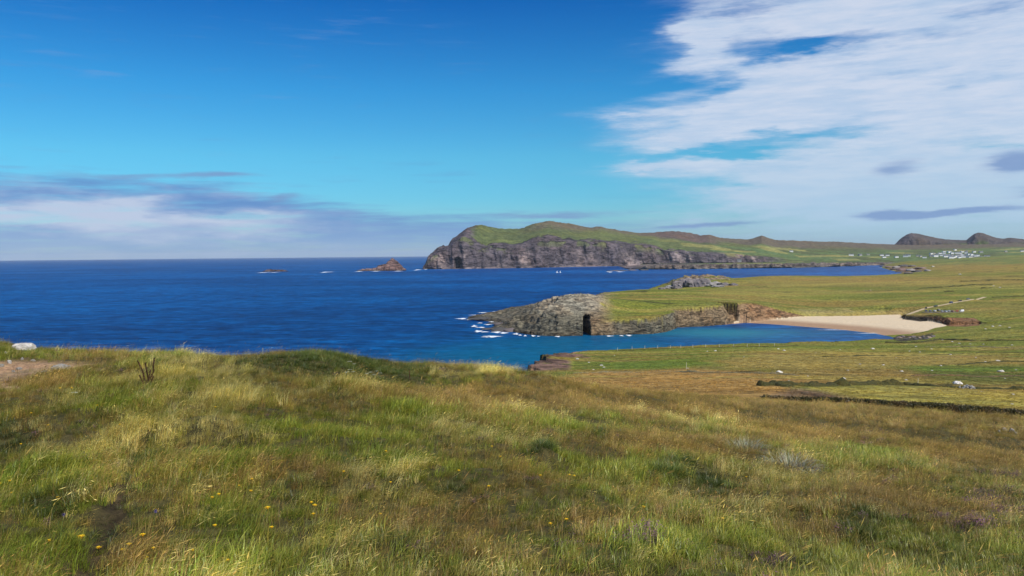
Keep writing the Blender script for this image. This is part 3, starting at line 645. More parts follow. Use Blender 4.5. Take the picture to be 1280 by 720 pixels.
xs = np.concatenate([np.arange(529, 1000, .9), np.arange(1000, 1320, 1.4), np.arange(1320, 2000, 12)])
o = far_o = loft('far_headland', rows, FM, col_far, [3, 5, 40, 22, 30, 8, 8], xs, disp_far, 9, 5); structure(o, 'far headland of purple grey sea cliffs under green turf, with farmland running off to the right')
# distant peaks
sk = [(1110, 307), (1118, 305.5), (1122, 302), (1126, 298), (1131, 294.5), (1136, 292), (1140, 291.2), (1150, 292.5), (1160, 295), (1171, 297.5), (1182, 299.2), (1200, 300), (1208, 300), (1212, 296.5), (1218, 292), (1223, 290.7), (1229, 291.5), (1237, 294.5), (1246, 297.5), (1254, 298.3), (1263, 297.2), (1280, 299), (1310, 301), (1350, 299), (1420, 303), (1500, 304)]
rows = [(px, (base(px, 6500) + 1, 6500), (max(s_ + 1, min(308, s_ + (8 if px < 1150 or 1208 < px < 1218 else 5))), 6580), (s_, 6700 + (0 if px < 1150 else 120)), (s_ + 4, 7300), (base(px, 7900) + 2, 7900)) for px, s_ in sk]
def disp_p(X, Y, Z, V, PX):
    rib = ridged(X / 60, Z / 300, 4, 35); cl = ((V > 0) & (V < 2)); rock = (sstep(1150 - PX, 0, 18) + sstep(PX, 1207, 1210) * sstep(1222 - PX, 0, 8)) * (V < 2.3)
    Y = Y - cl * rib * 28; Z = Z + cl * fbm(X / 50, Y / 50, 3, 36) * 4 + (V >= 1.9) * (V < 2.4) * fbm(X / 22, Y / 50, 3, 37) * 3
    return X, Y, Z, np.clip(rock, 0, 1)
def col_p(X, Y, Z, V, PX, rock):
    c = lerp(np.broadcast_to(np.array(lin(76, 70, 70)), X.shape + (3,)).copy(), FC['dgreen'] * .8, sstep(fbm(X / 200, Z / 60, 3, 38), -.1, .3) * sstep(1.6 - V, 0, .8))
    return lerp(c, FC['cliff'] * .75, rock)
o = loft('distant_hills', rows, FM, col_p, [16, 14, 6, 4], np.arange(1110, 1500, 1.1), disp_p); structure(o, 'two small dark peaks with seaward cliffs on the skyline at right')

# ================================================================== FOREGROUND HILL
fc = []
def addc(px, lst):
    for py, Y in lst: fc.append(atY(px, py, Y))
addc(0, [(720, 4.1), (640, 5.4), (560, 8), (500, 11.2), (460, 15.5), (428, 23)])
addc(180, [(720, 4.1), (640, 5.4), (560, 7.8), (500, 11.3), (470, 14.5), (440, 20)])
addc(340, [(720, 4.1), (640, 5.3), (560, 7.6), (500, 10.7), (472, 13.8), (449, 17.5)])
addc(480, [(600, 6.4), (520, 10.2), (480, 16.5), (467, 19)])
addc(530, [(480, 19), (463, 26)])
addc(640, [(720, 4.1), (640, 5.4), (560, 8.4), (520, 11.5), (492, 17), (468, 26)])
addc(740, [(530, 14), (502, 22), (484, 31)])
addc(850, [(540, 14.5), (512, 24), (494, 37)])
addc(950, [(720, 4.3), (660, 6), (600, 8.8), (550, 15.5), (522, 27), (504, 42)])
addc(1107, [(720, 4.6), (640, 7.6), (580, 13.5), (542, 26), (518, 48)])
addc(1280, [(720, 5), (660, 7.9), (602, 14), (562, 25), (531, 50)])
addc(1500, [(720, 5.4), (600, 16), (545, 48)]); addc(-200, [(720, 4.1), (560, 8), (460, 15), (432, 24)])
GR = .13
hp = [((p[0] / (p[1] + 8)), math.log(p[1] + 8)) for p in fc]; hz = [p[2] - GR for p in fc]
for (px, Y, z) in [(-200, 36, 64), (-200, 60, 48), (-200, 110, 12), (0, 34, 64), (0, 60, 47), (0, 110, 12), (180, 30, 64.5), (180, 60, 47), (180, 110, 12), (340, 27, 64.8), (340, 60, 47), (340, 110, 12), (480, 28, 64.5), (480, 60, 48), (480, 110, 15), (640, 40, 61.4), (640, 70, 49), (640, 110, 30), (740, 50, 59), (740, 70, 53), (740, 110, 38), (950, 62, 55.5), (950, 110, 38), (1107, 66, 54), (1107, 110, 38), (1280, 70, 52), (1280, 110, 38), (1500, 110, 36), (1500, 72, 51)]:
    x = (px - W0) / F * Y; hp.append((x / (Y + 8), math.log(Y + 8))); hz.append(z)
for x, y in [(-6, 0), (0, 0), (6, 0), (-4, -5), (0, -5), (4, -5)]: hp.append((x / (y + 8), math.log(y + 8))); hz.append(68.35 - .0 * x)
zhill = tps(np.array(hp), np.array(hz, float), 3e-5)
# worn rut on the left: line from (165,560) to (115,700)
rut = [(215, 520), (182, 548), (160, 585), (148, 620), (128, 655), (112, 700), (90, 740)]
def hill_height(X, Y, detail=True):
    yy = np.maximum(Y, -5.5); s_ = np.clip(X / (yy + 8), -1.25, 1.25); z = zhill(np.stack([s_, np.log(yy + 8)], -1))
    far = sstep(40 - Y, 0, 15) * .7 + .3
    z = z + fbm(X / 2.6, Y / 2.6, 3, 101) * .17 * far + fbm(X / .8, Y / .8, 3, 103) * .085 * far + fbm(X / .22, Y / .22, 2, 105) * .018
    z = z + np.maximum(fbm(X / 5, Y / 4, 2, 107), 0) * .10
    px, py = proj(X, Y, z)
    # hummocks and hollows that show in the photograph (px, py, rx, ry, height)
    for (a, b, c_, d, e) in [(400, 458, 95, 12, .20), (270, 535, 60, 12, .10), (270, 560, 70, 10, -.10), (10, 545, 30, 18, -.16), (860, 590, 45, 14, .09), (860, 618, 50, 12, -.10), (1060, 640, 80, 22, .14), (1110, 690, 70, 18, -.10), (430, 575, 30, 9, -.08), (680, 572, 14, 8, .10), (700, 590, 30, 8, -.05), (640, 475, 60, 8, .12), (430, 610, 60, 12, .06), (60, 600, 40, 15, .1), (70, 640, 50, 12, -.1)]:
        z = z + e * np.exp(-((px - a) / c_) ** 2 - ((py - b) / d) ** 2) * (Y > 2) * 1.2
    rx = np.interp(py, [p[1] for p in rut], [p[0] for p in rut]); d = (px - rx) / (6 + (py - 500) * .085)
    ru = np.exp(-d * d) * sstep(py, 505, 560) * (Y > 1) * sstep(760 - py, 0, 40)
    z = z - ru * .12
    return z, px, py, ru
def soil_mat():
    m_, t, b, o = new_mat('turf_floor'); pos = t.node('ShaderNodeNewGeometry').outputs['Position']
    col = t.node('ShaderNodeAttribute', attribute_name='Col').outputs['Color']
    n1 = t.noise(pos, 9, 6, .7); n2 = t.noise(pos, 1.3, 4, .6)
    g = t.mix(1.0, col, t.mix(t.smooth(n1, .3, .7), (.5, .5, .5), (1.4, 1.4, 1.35)), 'MULTIPLY'); g = t.mix(1.0, g, t.mix(t.smooth(n2, .3, .7), (.8, .85, .8), (1.2, 1.1, 1.1)), 'MULTIPLY')
    t.put(b.inputs['Base Color'], g); t.l.new(t.bump(n1, .8, .05), b.inputs['Normal']); return m_
# zones of the foreground sward: (px, py, rx, ry) blobs in order; kinds: 0 green 1 straw 2 brown 3 heather 4 bare 5 dark green tussocks, with shade below mounds and clumps painted in
ZN = {'green': [(330, 555, 95, 30, .9), (440, 560, 60, 28, 1.0), (500, 525, 40, 20, 1.0), (250, 480, 50, 12, .7), (130, 500, 60, 22, .7), (30, 600, 60, 30, .8), (40, 690, 80, 30, .9), (330, 700, 70, 40, 1.0), (720, 530, 60, 10, .6), (760, 580, 90, 18, .7), (700, 640, 60, 20, .6), (880, 690, 110, 24, .9), (1060, 700, 90, 30, 1.0), (1240, 700, 80, 30, .8), (1090, 570, 70, 15, .7), (1180, 620, 60, 12, .7), (300, 640, 60, 18, .6), (540, 590, 60, 14, .6), (550, 480, 60, 8, .5), (640, 690, 60, 16, .5), (1150, 680, 40, 12, .6), (20, 440, 60, 7, .6)],
      'straw': [(250, 465, 55, 14, 1.0), (300, 490, 40, 14, .9), (285, 545, 70, 8, 1.3), (100, 500, 40, 10, .6), (60, 560, 60, 18, .7), (170, 545, 60, 15, .6), (60, 436, 40, 4, .6), (580, 470, 70, 6, .8), (490, 590, 80, 9, .7), (450, 620, 30, 8, .4), (220, 620, 60, 24, .35), (200, 690, 50, 20, .3), (640, 500, 80, 12, .3), (980, 600, 50, 16, .35), (940, 640, 25, 20, .4), (1190, 640, 40, 20, .25), (370, 690, 40, 20, .6), (530, 540, 50, 12, .4), (800, 520, 120, 10, .4)],
      'brown': [(620, 498, 120, 14, .9), (800, 500, 140, 12, 1.1), (950, 515, 120, 10, 1.0), (1080, 530, 90, 9, .7), (790, 562, 60, 16, .7), (1220, 565, 70, 18, .9), (380, 585, 70, 14, .9), (330, 460, 40, 10, .3), (60, 480, 80, 14, .7), (560, 660, 80, 18, .6), (620, 700, 70, 16, .7), (740, 660, 60, 14, .6), (1120, 640, 90, 22, .8), (970, 700, 60, 16, .6), (150, 700, 60, 20, .7), (1020, 545, 60, 8, .6), (100, 450, 50, 8, .5), (870, 560, 50, 12, .4), (1020, 670, 40, 14, .8)],
      'heather': [(1170, 655, 60, 12, .45), (1130, 690, 60, 10, .4), (1210, 650, 40, 10, .5), (1265, 640, 30, 10, .5), (800, 678, 30, 9, 1.1), (680, 685, 45, 14, .7), (860, 690, 40, 9, .6), (950, 710, 50, 12, 1.5), (1080, 552, 40, 6, .7), (1000, 585, 26, 9, .6), (1250, 595, 40, 6, .9), (1230, 622, 40, 8, .9), (1040, 665, 40, 9, .6), (545, 462, 18, 4, .9), (1245, 680, 30, 16, .4), (545, 645, 30, 8, .5), (690, 598, 30, 8, .3), (620, 630, 40, 8, .4), (1110, 570, 60, 8, .4)],
      'bare': [(20, 462, 62, 9, 1.3), (60, 458, 40, 5, 1.0), (10, 485, 30, 8, .7), (-60, 465, 60, 12, 1.2), (150, 600, 12, 25, .5)],
      'dark': [(400, 462, 110, 13, .9), (500, 474, 40, 7, 1.1), (430, 570, 30, 9, 1.1), (680, 570, 14, 9, 1.2), (845, 595, 26, 8, .8), (885, 610, 26, 8, .6), (1080, 660, 60, 18, .8), (740, 545, 40, 5, .6), (10, 545, 28, 16, 1.0), (90, 555, 25, 14, .6), (270, 565, 70, 10, .6), (60, 625, 40, 14, .5), (560, 610, 20, 8, .6), (1120, 580, 90, 12, .4), (740, 505, 60, 6, .4), (1200, 590, 60, 8, .4), (905, 605, 30, 10, .5), (480, 690, 40, 16, .4), (660, 470, 50, 6, .5)]}
def zones(px, py, X, Y):
    nx = fbm(X * 1.1, Y * 1.1, 4, 201) * 26; ny = fbm(X * 1.1 + 40, Y * 1.1, 4, 202) * 12
    qx = px + nx; qy = py + ny * np.clip((py - 420) / 120, .25, 1); r = {}
    for k, L in ZN.items():
        s_ = 0
        for (a, b, c_, d, e) in L: s_ = s_ + e * np.exp(-((qx - a) / c_) ** 2 - ((qy - b) / d) ** 2)
        r[k] = s_
    return r
hx = np.concatenate([np.linspace(-75, -22, 70, endpoint=False), np.linspace(-22, 26, 480, endpoint=False), np.linspace(26, 100, 120)])
hy = np.concatenate([np.linspace(-5, 3, 40, endpoint=False), np.linspace(3, 26, 330, endpoint=False), np.linspace(26, 62, 180, endpoint=False), np.linspace(62, 112, 40)])
HX, HY = np.meshgrid(hx, hy); HZ, hpx, hpy, hru = hill_height(HX, HY)
zz = zones(hpx, hpy, HX, HY)
hc = np.broadcast_to(np.array(lin(70, 66, 36)), HX.shape + (3,)).copy()
hc = lerp(hc, np.array(lin(150, 124, 96)), np.clip(zz['bare'] * 1.3, 0, 1)); hc = lerp(hc, np.array(lin(58, 48, 34)), np.clip(hru * 1.1, 0, 1))
far_ = sstep(HY, 50, 62); hc = lerp(hc, np.array(lin(90, 92, 45)), far_)
grid_mesh('hillside', HX, HY, HZ, soil_mat(), hc); structure(bpy.data.objects['hillside'], 'rough grassy hillside sloping down from the viewpoint')
def hill_hit(px, py, y0=2.5, y1=60):
    d = ray(px, py); Yv = np.exp(np.linspace(math.log(y0), math.log(y1), 500)); t = Yv / d[1]; Xv = d[0] * t; Zr = CZ + d[2] * t
    Zt = hill_height(Xv[None], Yv[None])[0][0]; k = np.where(Zt >= Zr)[0]
    if len(k) == 0: return None
    k = k[0]; return np.array([Xv[k], Yv[k], Zt[k]])
# ------------------------------------------------------------------ grass
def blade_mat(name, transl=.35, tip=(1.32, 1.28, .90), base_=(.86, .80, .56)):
    m_ = bpy.data.materials.new(name); m_.use_nodes = True; m_.node_tree.nodes.clear(); t = NT(m_.node_tree)
    tint = t.node('ShaderNodeAttribute', attribute_name='tint', attribute_type='INSTANCER').outputs['Color']
    bl = t.node('ShaderNodeAttribute', attribute_name='blade').outputs['Color']   # per-blade multiplier
    ht = t.node('ShaderNodeAttribute', attribute_name='ht').outputs['Fac']
    c = t.mix(1.0, tint, bl, 'MULTIPLY'); c = t.mix(1.0, c, t.mix(ht, base_, tip), 'MULTIPLY')  # colour darkens towards the blade foot: mild root shade painted in
    d = t.node('ShaderNodeBsdfDiffuse'); t.l.new(c, d.inputs[0]); tr = t.node('ShaderNodeBsdfTranslucent'); t.l.new(c, tr.inputs[0])
    g = t.node('ShaderNodeBsdfGlossy'); g.inputs['Roughness'].default_value = .45; g.inputs[0].default_value = (1, 1, 1, 1)
    mx = t.node('ShaderNodeMixShader'); mx.inputs[0].default_value = transl; t.l.new(d.outputs[0], mx.inputs[1]); t.l.new(tr.outputs[0], mx.inputs[2])
    m2 = t.node('ShaderNodeMixShader'); m2.inputs[0].default_value = .03; t.l.new(mx.outputs[0], m2.inputs[1]); t.l.new(g.outputs[0], m2.inputs[2])
    o = t.node('ShaderNodeOutputMaterial'); t.l.new(m2.outputs[0], o.inputs[0]); return m_
BM = blade_mat('grass_blade'); HM = blade_mat('heather_sprig', .15, (1.0, .95, .95), (.85, .8, .75))
LIB = {}
def tuft(kind, n, rad, h, wdt, lean, spread, seed, seed_head=0.0, segs=3, wind=(1, -.15)):
    r = random.Random(seed); V = []; Fc = []; BL = []; HT = []
    for i in range(n):
        a = r.uniform(0, 2 * math.pi); rr = rad * math.sqrt(r.random()); bx, by = rr * math.cos(a), rr * math.sin(a)
        L = h * r.uniform(.45, 1.1); da = r.gauss(0, spread); la = math.atan2(wind[1], wind[0]) + da
        ln = lean * r.uniform(.5, 1.4)
        if kind == 'tussock': la = a + r.gauss(0, .4); ln = lean * (.25 + rr / rad)
        dxn, dyn = math.cos(la), math.sin(la); sx, sy = -dyn, dxn
        ww = wdt * r.uniform(.7, 1.3); th = r.uniform(-.5, .5); side = (sx * math.cos(th) + dxn * math.sin(th), sy * math.cos(th) + dyn * math.sin(th))
        c = r.uniform(.7, 1.3); cc = (c * r.uniform(.88, 1.15), c, c * r.uniform(.8, 1.15))
        b0 = len(V); ang = ln * .35; x, y, z = bx, by, -.02
        for s_ in range(segs + 1):
            t = s_ / segs; w_ = ww * (1 - t ** 1.6) if s_ < segs else 0
            if s_ < segs:
                V.append((x - side[0] * w_ / 2, y - side[1] * w_ / 2, z)); V.append((x + side[0] * w_ / 2, y + side[1] * w_ / 2, z)); BL += [cc, cc]; HT += [t, t]
            else: V.append((x, y, z)); BL.append(cc); HT.append(1.0)
            st = L / segs; x += dxn * math.sin(ang) * st; y += dyn * math.sin(ang) * st; z += math.cos(ang) * st; ang += ln * .75
            ang = min(ang, 1.75)
        for s_ in range(segs - 1): Fc.append((b0 + 2 * s_, b0 + 2 * s_ + 1, b0 + 2 * s_ + 3, b0 + 2 * s_ + 2))
        Fc.append((b0 + 2 * segs - 2, b0 + 2 * segs - 1, b0 + 2 * segs))
        if r.random() < seed_head:       # seed head: a slim spindle at the tip
            tx, ty, tz = V[-1]; k = len(V); hh = L * .22; hw = ww * 2.1; ux, uy, uz = dxn * math.sin(ang * .8), dyn * math.sin(ang * .8), math.cos(ang * .8)
            V += [(tx - ux * hh * .3, ty - uy * hh * .3, tz - uz * hh * .3), (tx + sx * hw / 2 + ux * hh * .3, ty + sy * hw / 2 + uy * hh * .3, tz + uz * hh * .3), (tx + ux * hh, ty + uy * hh, tz + uz * hh), (tx - sx * hw / 2 + ux * hh * .3, ty - sy * hw / 2 + uy * hh * .3, tz + uz * hh * .3)]
            Fc.append((k, k + 1, k + 2, k + 3)); BL += [(1.2, 1.05, .9)] * 4; HT += [1.0] * 4
    return V, Fc, BL, HT
def sprigs(n, rad, h, seed, flower):
    """heather: short woody stems set with tiny leaf and flower flakes"""
    r = random.Random(seed); V = []; Fc = []; BL = []; HT = []
    for i in range(n):
        a = r.uniform(0, 6.283); rr = rad * math.sqrt(r.random()); x, y = rr * math.cos(a), rr * math.sin(a); L = h * r.uniform(.5, 1) * (1.1 - .5 * rr / rad)
        lx, ly = r.gauss(.15, .25), r.gauss(0, .25)
        for j in range(9):
            t = (j + 1) / 9; px_, py_, pz = x + lx * L * t, y + ly * L * t, L * t; s_ = .010 * r.uniform(.7, 1.4); a2 = r.uniform(0, 6.283); tl = r.uniform(-.6, .9)
            k = len(V); d = (math.cos(a2), math.sin(a2)); q = (-d[1], d[0])
            V += [(px_, py_, pz), (px_ + d[0] * s_ + q[0] * s_ * .5, py_ + d[1] * s_ + q[1] * s_ * .5, pz + tl * s_), (px_ + d[0] * s_ * 2, py_ + d[1] * s_ * 2, pz + tl * s_ * 2), (px_ + d[0] * s_ - q[0] * s_ * .5, py_ + d[1] * s_ - q[1] * s_ * .5, pz + tl * s_)]
            Fc.append((k, k + 1, k + 2, k + 3)); c = r.uniform(.7, 1.3)
            cc = (c * 1.25, c * .85, c * 1.5) if (j > 4 and r.random() < flower) else (c * .8, c, c * .6)
            BL += [cc] * 4; HT += [t] * 4
    return V, Fc, BL, HT
def proto(name, data, mat):
    V, Fc, BL, HT = data; me = bpy.data.meshes.new(name); me.from_pydata(V, [], Fc); me.materials.append(mat)
    a = me.attributes.new('blade', 'FLOAT_COLOR', 'POINT'); a.data.foreach_set('color', np.concatenate([np.array(BL), np.ones((len(V), 1))], 1).astype(np.float32).ravel())
    a = me.attributes.new('ht', 'FLOAT', 'POINT'); a.data.foreach_set('value', np.array(HT, np.float32)); return bpy.data.objects.new(name, me)
def scatter(name, protos, pos, rotz, scl, tint, label, cat):
    col_ = bpy.data.collections.new(name + '_source')
    for p in protos: col_.objects.link(p)
    me = bpy.data.meshes.new(name); me.vertices.add(len(pos)); me.vertices.foreach_set('co', pos.astype(np.float32).ravel())
    for k, t_, v in (('rot', 'FLOAT_VECTOR', rotz), ('scl', 'FLOAT', scl), ('tint', 'FLOAT_COLOR', tint)):
        a = me.attributes.new(k, t_, 'POINT')
        a.data.foreach_set({'FLOAT_VECTOR': 'vector', 'FLOAT': 'value', 'FLOAT_COLOR': 'color'}[t_], v.astype(np.float32).ravel())
    a = me.attributes.new('pick', 'INT', 'POINT'); a.data.foreach_set('value', RNG.integers(0, len(protos), len(pos)).astype(np.int32))
    me.update(); o = bpy.data.objects.new(name, me); COL.objects.link(o)
    ng = bpy.data.node_groups.new(name + '_scatter', 'GeometryNodeTree'); ng.interface.new_socket('Geometry', in_out='INPUT', socket_type='NodeSocketGeometry'); ng.interface.new_socket('Geometry', in_out='OUTPUT', socket_type='NodeSocketGeometry')
    gi = ng.nodes.new('NodeGroupInput'); go = ng.nodes.new('NodeGroupOutput'); ip = ng.nodes.new('GeometryNodeInstanceOnPoints'); ci = ng.nodes.new('GeometryNodeCollectionInfo')
    ci.inputs['Collection'].default_value = col_; ci.inputs['Separate Children'].default_value = True; ci.inputs['Reset Children'].default_value = True
    def attr(nm, ty):
        n_ = ng.nodes.new('GeometryNodeInputNamedAttribute'); n_.data_type = ty; n_.inputs['Name'].default_value = nm; return n_.outputs['Attribute']
    L = ng.links; L.new(gi.outputs[0], ip.inputs['Points']); L.new(ci.outputs[0], ip.inputs['Instance']); ip.inputs['Pick Instance'].default_value = True
    L.new(attr('pick', 'INT'), ip.inputs['Instance Index']); L.new(attr('rot', 'FLOAT_VECTOR'), ip.inputs['Rotation'])
    L.new(attr('scl', 'FLOAT'), ip.inputs['Scale']); L.new(ip.outputs[0], go.inputs[0])
    md = o.modifiers.new('scatter', 'NODES'); md.node_group = ng
    tag(o, label, cat, kind='stuff'); return o
# candidate points over the visible wedge (and a margin each side), density falling with distance
def cand(density, y0, y1, margin=.25):
    n_ = int(density * .64 * 2 * (1 + margin) * .5 * (y1 ** 2 - y0 ** 2) / 1.0)
    Y = np.sqrt(RNG.uniform(y0 ** 2, y1 ** 2, n_)); X = RNG.uniform(-.64 - .64 * margin - 1.2 / y0 * 0, .64 + .64 * margin, n_) * Y; return X, Y
P_ = [cand(210, 2.6, 8), cand(130, 8, 15), cand(72, 15, 26), cand(36, 26, 42), cand(20, 42, 66)]
GX = np.concatenate([p[0] for p in P_]); GY = np.concatenate([p[1] for p in P_])
GZ, gpx, gpy, gru = hill_height(GX[None], GY[None]); GZ = GZ[0]; gpx = gpx[0]; gpy = gpy[0]; gru = gru[0]
gz = {k: v[0] for k, v in zones(gpx[None], gpy[None], GX[None], GY[None]).items()}
fn = fbm(GX / 1.4, GY / 1.4, 3, 301); fn2 = fbm(GX / .5, GY / .5, 2, 303); fn3 = fbm(GX / 4.5, GY / 4.5, 3, 305)
wts = np.stack([.55 + .7 * fn3 + 2.2 * gz['green'], .16 + .9 * fn + 2.6 * gz['straw'] - .35 * sstep(gpx, 600, 1100), .42 - .6 * fn + .25 * sstep(gpx, 560, 1000) + .5 * sstep(GY, 12, 30) + 2.6 * gz['brown'], -.85 + .4 * sstep(gpx, 500, 1000) * sstep(gpy, 520, 640) + 2.8 * gz['heather'] + .5 * fn2, -.2 + 3.0 * gz['dark'] + 1.6 * gru], 0) + RNG.gumbel(0, .33, (5, len(GX)))
kind = wts.argmax(0); keep = (gz['bare'] * 1.2 + RNG.random(len(GX)) * .5 < .75) & (RNG.random(len(GX)) > gru * .35)
keep &= GY < 64
rockspots = [(31, 433, 18, 5), (75, 455, 12, 4)]
for (a, b, c_, d) in rockspots: keep &= ~(((gpx - a) / c_) ** 2 + ((gpy - b - 3) / d) ** 2 < 1)
pal = {0: [(130, 142, 62), (112, 128, 54), (152, 155, 78), (148, 143, 74)], 1: [(222, 208, 156), (198, 184, 124), (166, 160, 92), (232, 220, 176)], 2: [(166, 138, 96), (150, 128, 82), (154, 142, 80), (176, 150, 114)], 3: [(108, 90, 88)], 4: [(78, 94, 46), (68, 82, 40), (94, 102, 54)]}
tint = np.ones((len(GX), 4))
for k, L in pal.items():
    sel = kind == k; a = np.array([lin(*c) for c in L]); i = RNG.integers(0, len(L), sel.sum()); tint[sel, :3] = a[i]
tint[:, :3] *= np.array([.97, 1.0, .88]); tint[:, :3] *= (1 + .22 * fn2)[:, None] * RNG.uniform(.68, 1.32, len(GX))[:, None]
base_s = .62 + .25 * fn + .35 * np.clip((GY - 8) / 30, 0, 1) * 0
widen = np.interp(GY, [3, 10, 25, 45, 64], [.8, 1.0, 1.3, 1.65, 1.9])
shortk = 1 - .55 * np.clip(gz['bare'], 0, 1) - .35 * np.clip(gru, 0, 1)
scl = np.clip(base_s, .35, 1.1) * RNG.uniform(.75, 1.25, len(GX)) * widen * shortk
tus = sstep(fbm(GX / .85, GY / .85, 2, 311), .08, .35); scl *= .9 + .5 * tus; tint[:, :3] *= (.88 + .3 * tus)[:, None] * (1 - .16 * sstep(gpx, 700, 1200) * sstep(gpy, 540, 640))[:, None]
crest = np.interp(GY, [20, 60], [1.0, .75]); scl *= crest
rot = np.zeros((len(GX), 3)); rot[:, 2] = RNG.normal(0, .4, len(GX)) + .9 * fn3 + .6 * fn; rot[:, 0] = RNG.normal(0, .08, len(GX)); rot[:, 1] = RNG.normal(0, .08, len(GX))
pos = np.stack([GX, GY, GZ], -1)
gA = [proto('green_tuft', tuft('w', 40 if i < 4 else 20, .11, .22 if i < 4 else .26, .0045 if i < 4 else .0085, .62, .8, 10 + i, .0), BM) for i in range(6)]
gB = [proto('straw_tuft', tuft('w', 34, .11, .28 if i < 4 else .36, .0036 if i < 4 else .0048, .68, .55, 40 + i, .10), BM) for i in range(6)]
gC = [proto('brown_tuft', tuft('w', 36, .11, .25, .0038, .58, .75, 70 + i, .15), BM) for i in range(6)]
gD = [proto('heather_tuft', sprigs(26, .10, .17, 90 + i, .75), HM) for i in range(5)]
gE = [proto('dark_tuft', tuft('tussock', 50, .10, .25, .005, 1.0, .6, 120 + i, .0), BM) for i in range(5)]
for k, pr, nm, lb, ct in [(0, gA, 'green_grass', 'wind-bent green grass growing all over the near hillside', 'grass'), (1, gB, 'straw_grass', 'pale dry straw grass with seed heads blown to the right', 'grass'), (2, gC, 'moor_grass', 'russet brown moor grass with dark seed heads', 'grass'), (3, gD, 'heather', 'low purple heather growing among the grass', 'heather'), (4, gE, 'dark_tussock_and_shade', 'dark green shaggy tussock grass, partly shade of the hollows put into the colour', 'grass')]:
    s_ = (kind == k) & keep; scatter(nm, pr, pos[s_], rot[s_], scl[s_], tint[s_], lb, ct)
# tall single stalks rising above the sward
XS, YS = zip(*[cand(11, 3, 12), cand(7, 12, 34)]); XS = np.concatenate(XS); YS = np.concatenate(YS); ZS = hill_height(XS[None], YS[None])[0][0]
gF = [proto('tall_stalk', tuft('w', 4, .05, .40, .0026, .42, .6, 150 + i, .6, 4), BM) for i in range(5)]
tn = np.ones((len(XS), 4)); a = np.array([lin(*c) for c in [(196, 176, 118), (150, 122, 82), (170, 160, 96)]]); tn[:, :3] = a[RNG.integers(0, 3, len(XS))]
rt = np.zeros((len(XS), 3)); rt[:, 2] = RNG.normal(0, .4, len(XS))
scatter('seeding_grass_stalks', gF, np.stack([XS, YS, ZS], -1), rt, RNG.uniform(.6, 1.1, len(XS)), tn, 'tall thin seeding grass stalks standing above the sward', 'grass')
# ================================================================== ROCKS
def rock_mat(name, col, scale=6.0, lich=(1.5, 1.48, 1.4)):
    m_, t, b, o = new_mat(name); g = t.node('ShaderNodeTexCoord').outputs['Object']
    n = t.noise(g, scale, 7, .68, .4); n2 = t.noise(t.mapping(g, (1, 1, 3)), scale * 2.3, 5, .65)
    c = t.mix(t.smooth(n, .32, .68), tuple(x * .6 for x in col), tuple(min(1, x * 1.3) for x in col))
    c = t.mix(t.smooth(n2, .55, .75, 0, .6), c, t.mix(1.0, c, lich, 'MULTIPLY')); t.put(b.inputs['Base Color'], c)
    t.l.new(t.bump(t.math('ADD', n, n2), .8, .12), b.inputs['Normal']); b.inputs['Specular IOR Level'].default_value = .1; return m_
RM = {'white': rock_mat('limewhite_stone', (.66, .62, .56), 4, (1.15, 1.15, 1.15)), 'grey': rock_mat('grey_stone', (.30, .29, .27)), 'brown': rock_mat('brown_stone', (.26, .2, .16)), 'pale': rock_mat('pale_stone', (.48, .45, .4)), 'sea': rock_mat('sea_rock', (.16, .135, .13), .08), 'seapale': rock_mat('weathered_sea_rock', (.3, .27, .25), .08), 'red': rock_mat('reddish_sea_rock', (.22, .15, .14), .1), 'dark': rock_mat('dark_rock', (.1, .095, .09), .3), 'jag': rock_mat('crag_rock', (.17, .15, .15), 3.5, (2.2, 2.1, 2.0)), 'jagpale': rock_mat('pale_crag_rock', (.27, .25, .23), 3.5, (1.8, 1.8, 1.7))}
def rock_mesh(name, mat, seed, dims=(1, 1, .6), sub=3, flat=.2):
    bm = bmesh.new(); bmesh.ops.create_icosphere(bm, subdivisions=sub, radius=.5); r = random.Random(seed)
    planes = []
    for k in range(11):
        v = Vector((r.gauss(0, 1), r.gauss(0, 1), r.gauss(.1, .8))).normalized(); planes.append((v, r.uniform(.3, .44)))
    for v in bm.verts:
        p = v.co.copy()
        for nrm, d in planes:
            e = p.dot(nrm) - d
            if e > 0: p -= nrm * e * .9
        a = np.array([p.x * 6 + seed]), np.array([p.y * 6 + p.z * 4])
        p *= 1 + .12 * float(fbm(a[0], a[1], 3, seed)[0])
        if 'jag' in name: p *= 1 + .34 * float(ridged(a[0] * .9 + p.y * 4, a[1] * .7, 3, seed)[0]) - .1
        if p.z < -flat: p.z = -flat
        v.co = (p.x * dims[0] * 1.15, p.y * dims[1] * 1.15, (p.z + flat) * dims[2] * 1.5)
    me = bpy.data.meshes.new(name); bm.to_mesh(me); bm.free(); me.materials.append(mat)
    return me
ROCKS = {}
def rockme(kind, i, sub=2):
    k = (kind, i, sub)
    if k not in ROCKS: ROCKS[k] = rock_mesh('rock_' + kind, RM[kind], 7 * i + len(kind) * 13, (1, .7 + .1 * (i % 3), .55 + .12 * (i % 4)), sub)
    return ROCKS[k]
def put_rock(name, kind, i, p, wd, ht=None, rz=0.0, tilt=0.0, parent=None, sub=2, sink=.08):
    me = rockme(kind, i, sub); o = bpy.data.objects.new(name, me); COL.objects.link(o)
    ht = ht or wd * .5; h0 = max(v.co.z for v in me.vertices); w0 = max(v.co.x for v in me.vertices) * 2
    o.scale = (wd / w0, wd / w0, ht / h0); o.rotation_euler = (tilt, tilt * .5, rz); o.location = (p[0], p[1], p[2] - ht * sink)
    if parent: o.parent = parent
    return o
def place(px, py): return ground_hit(px, py)
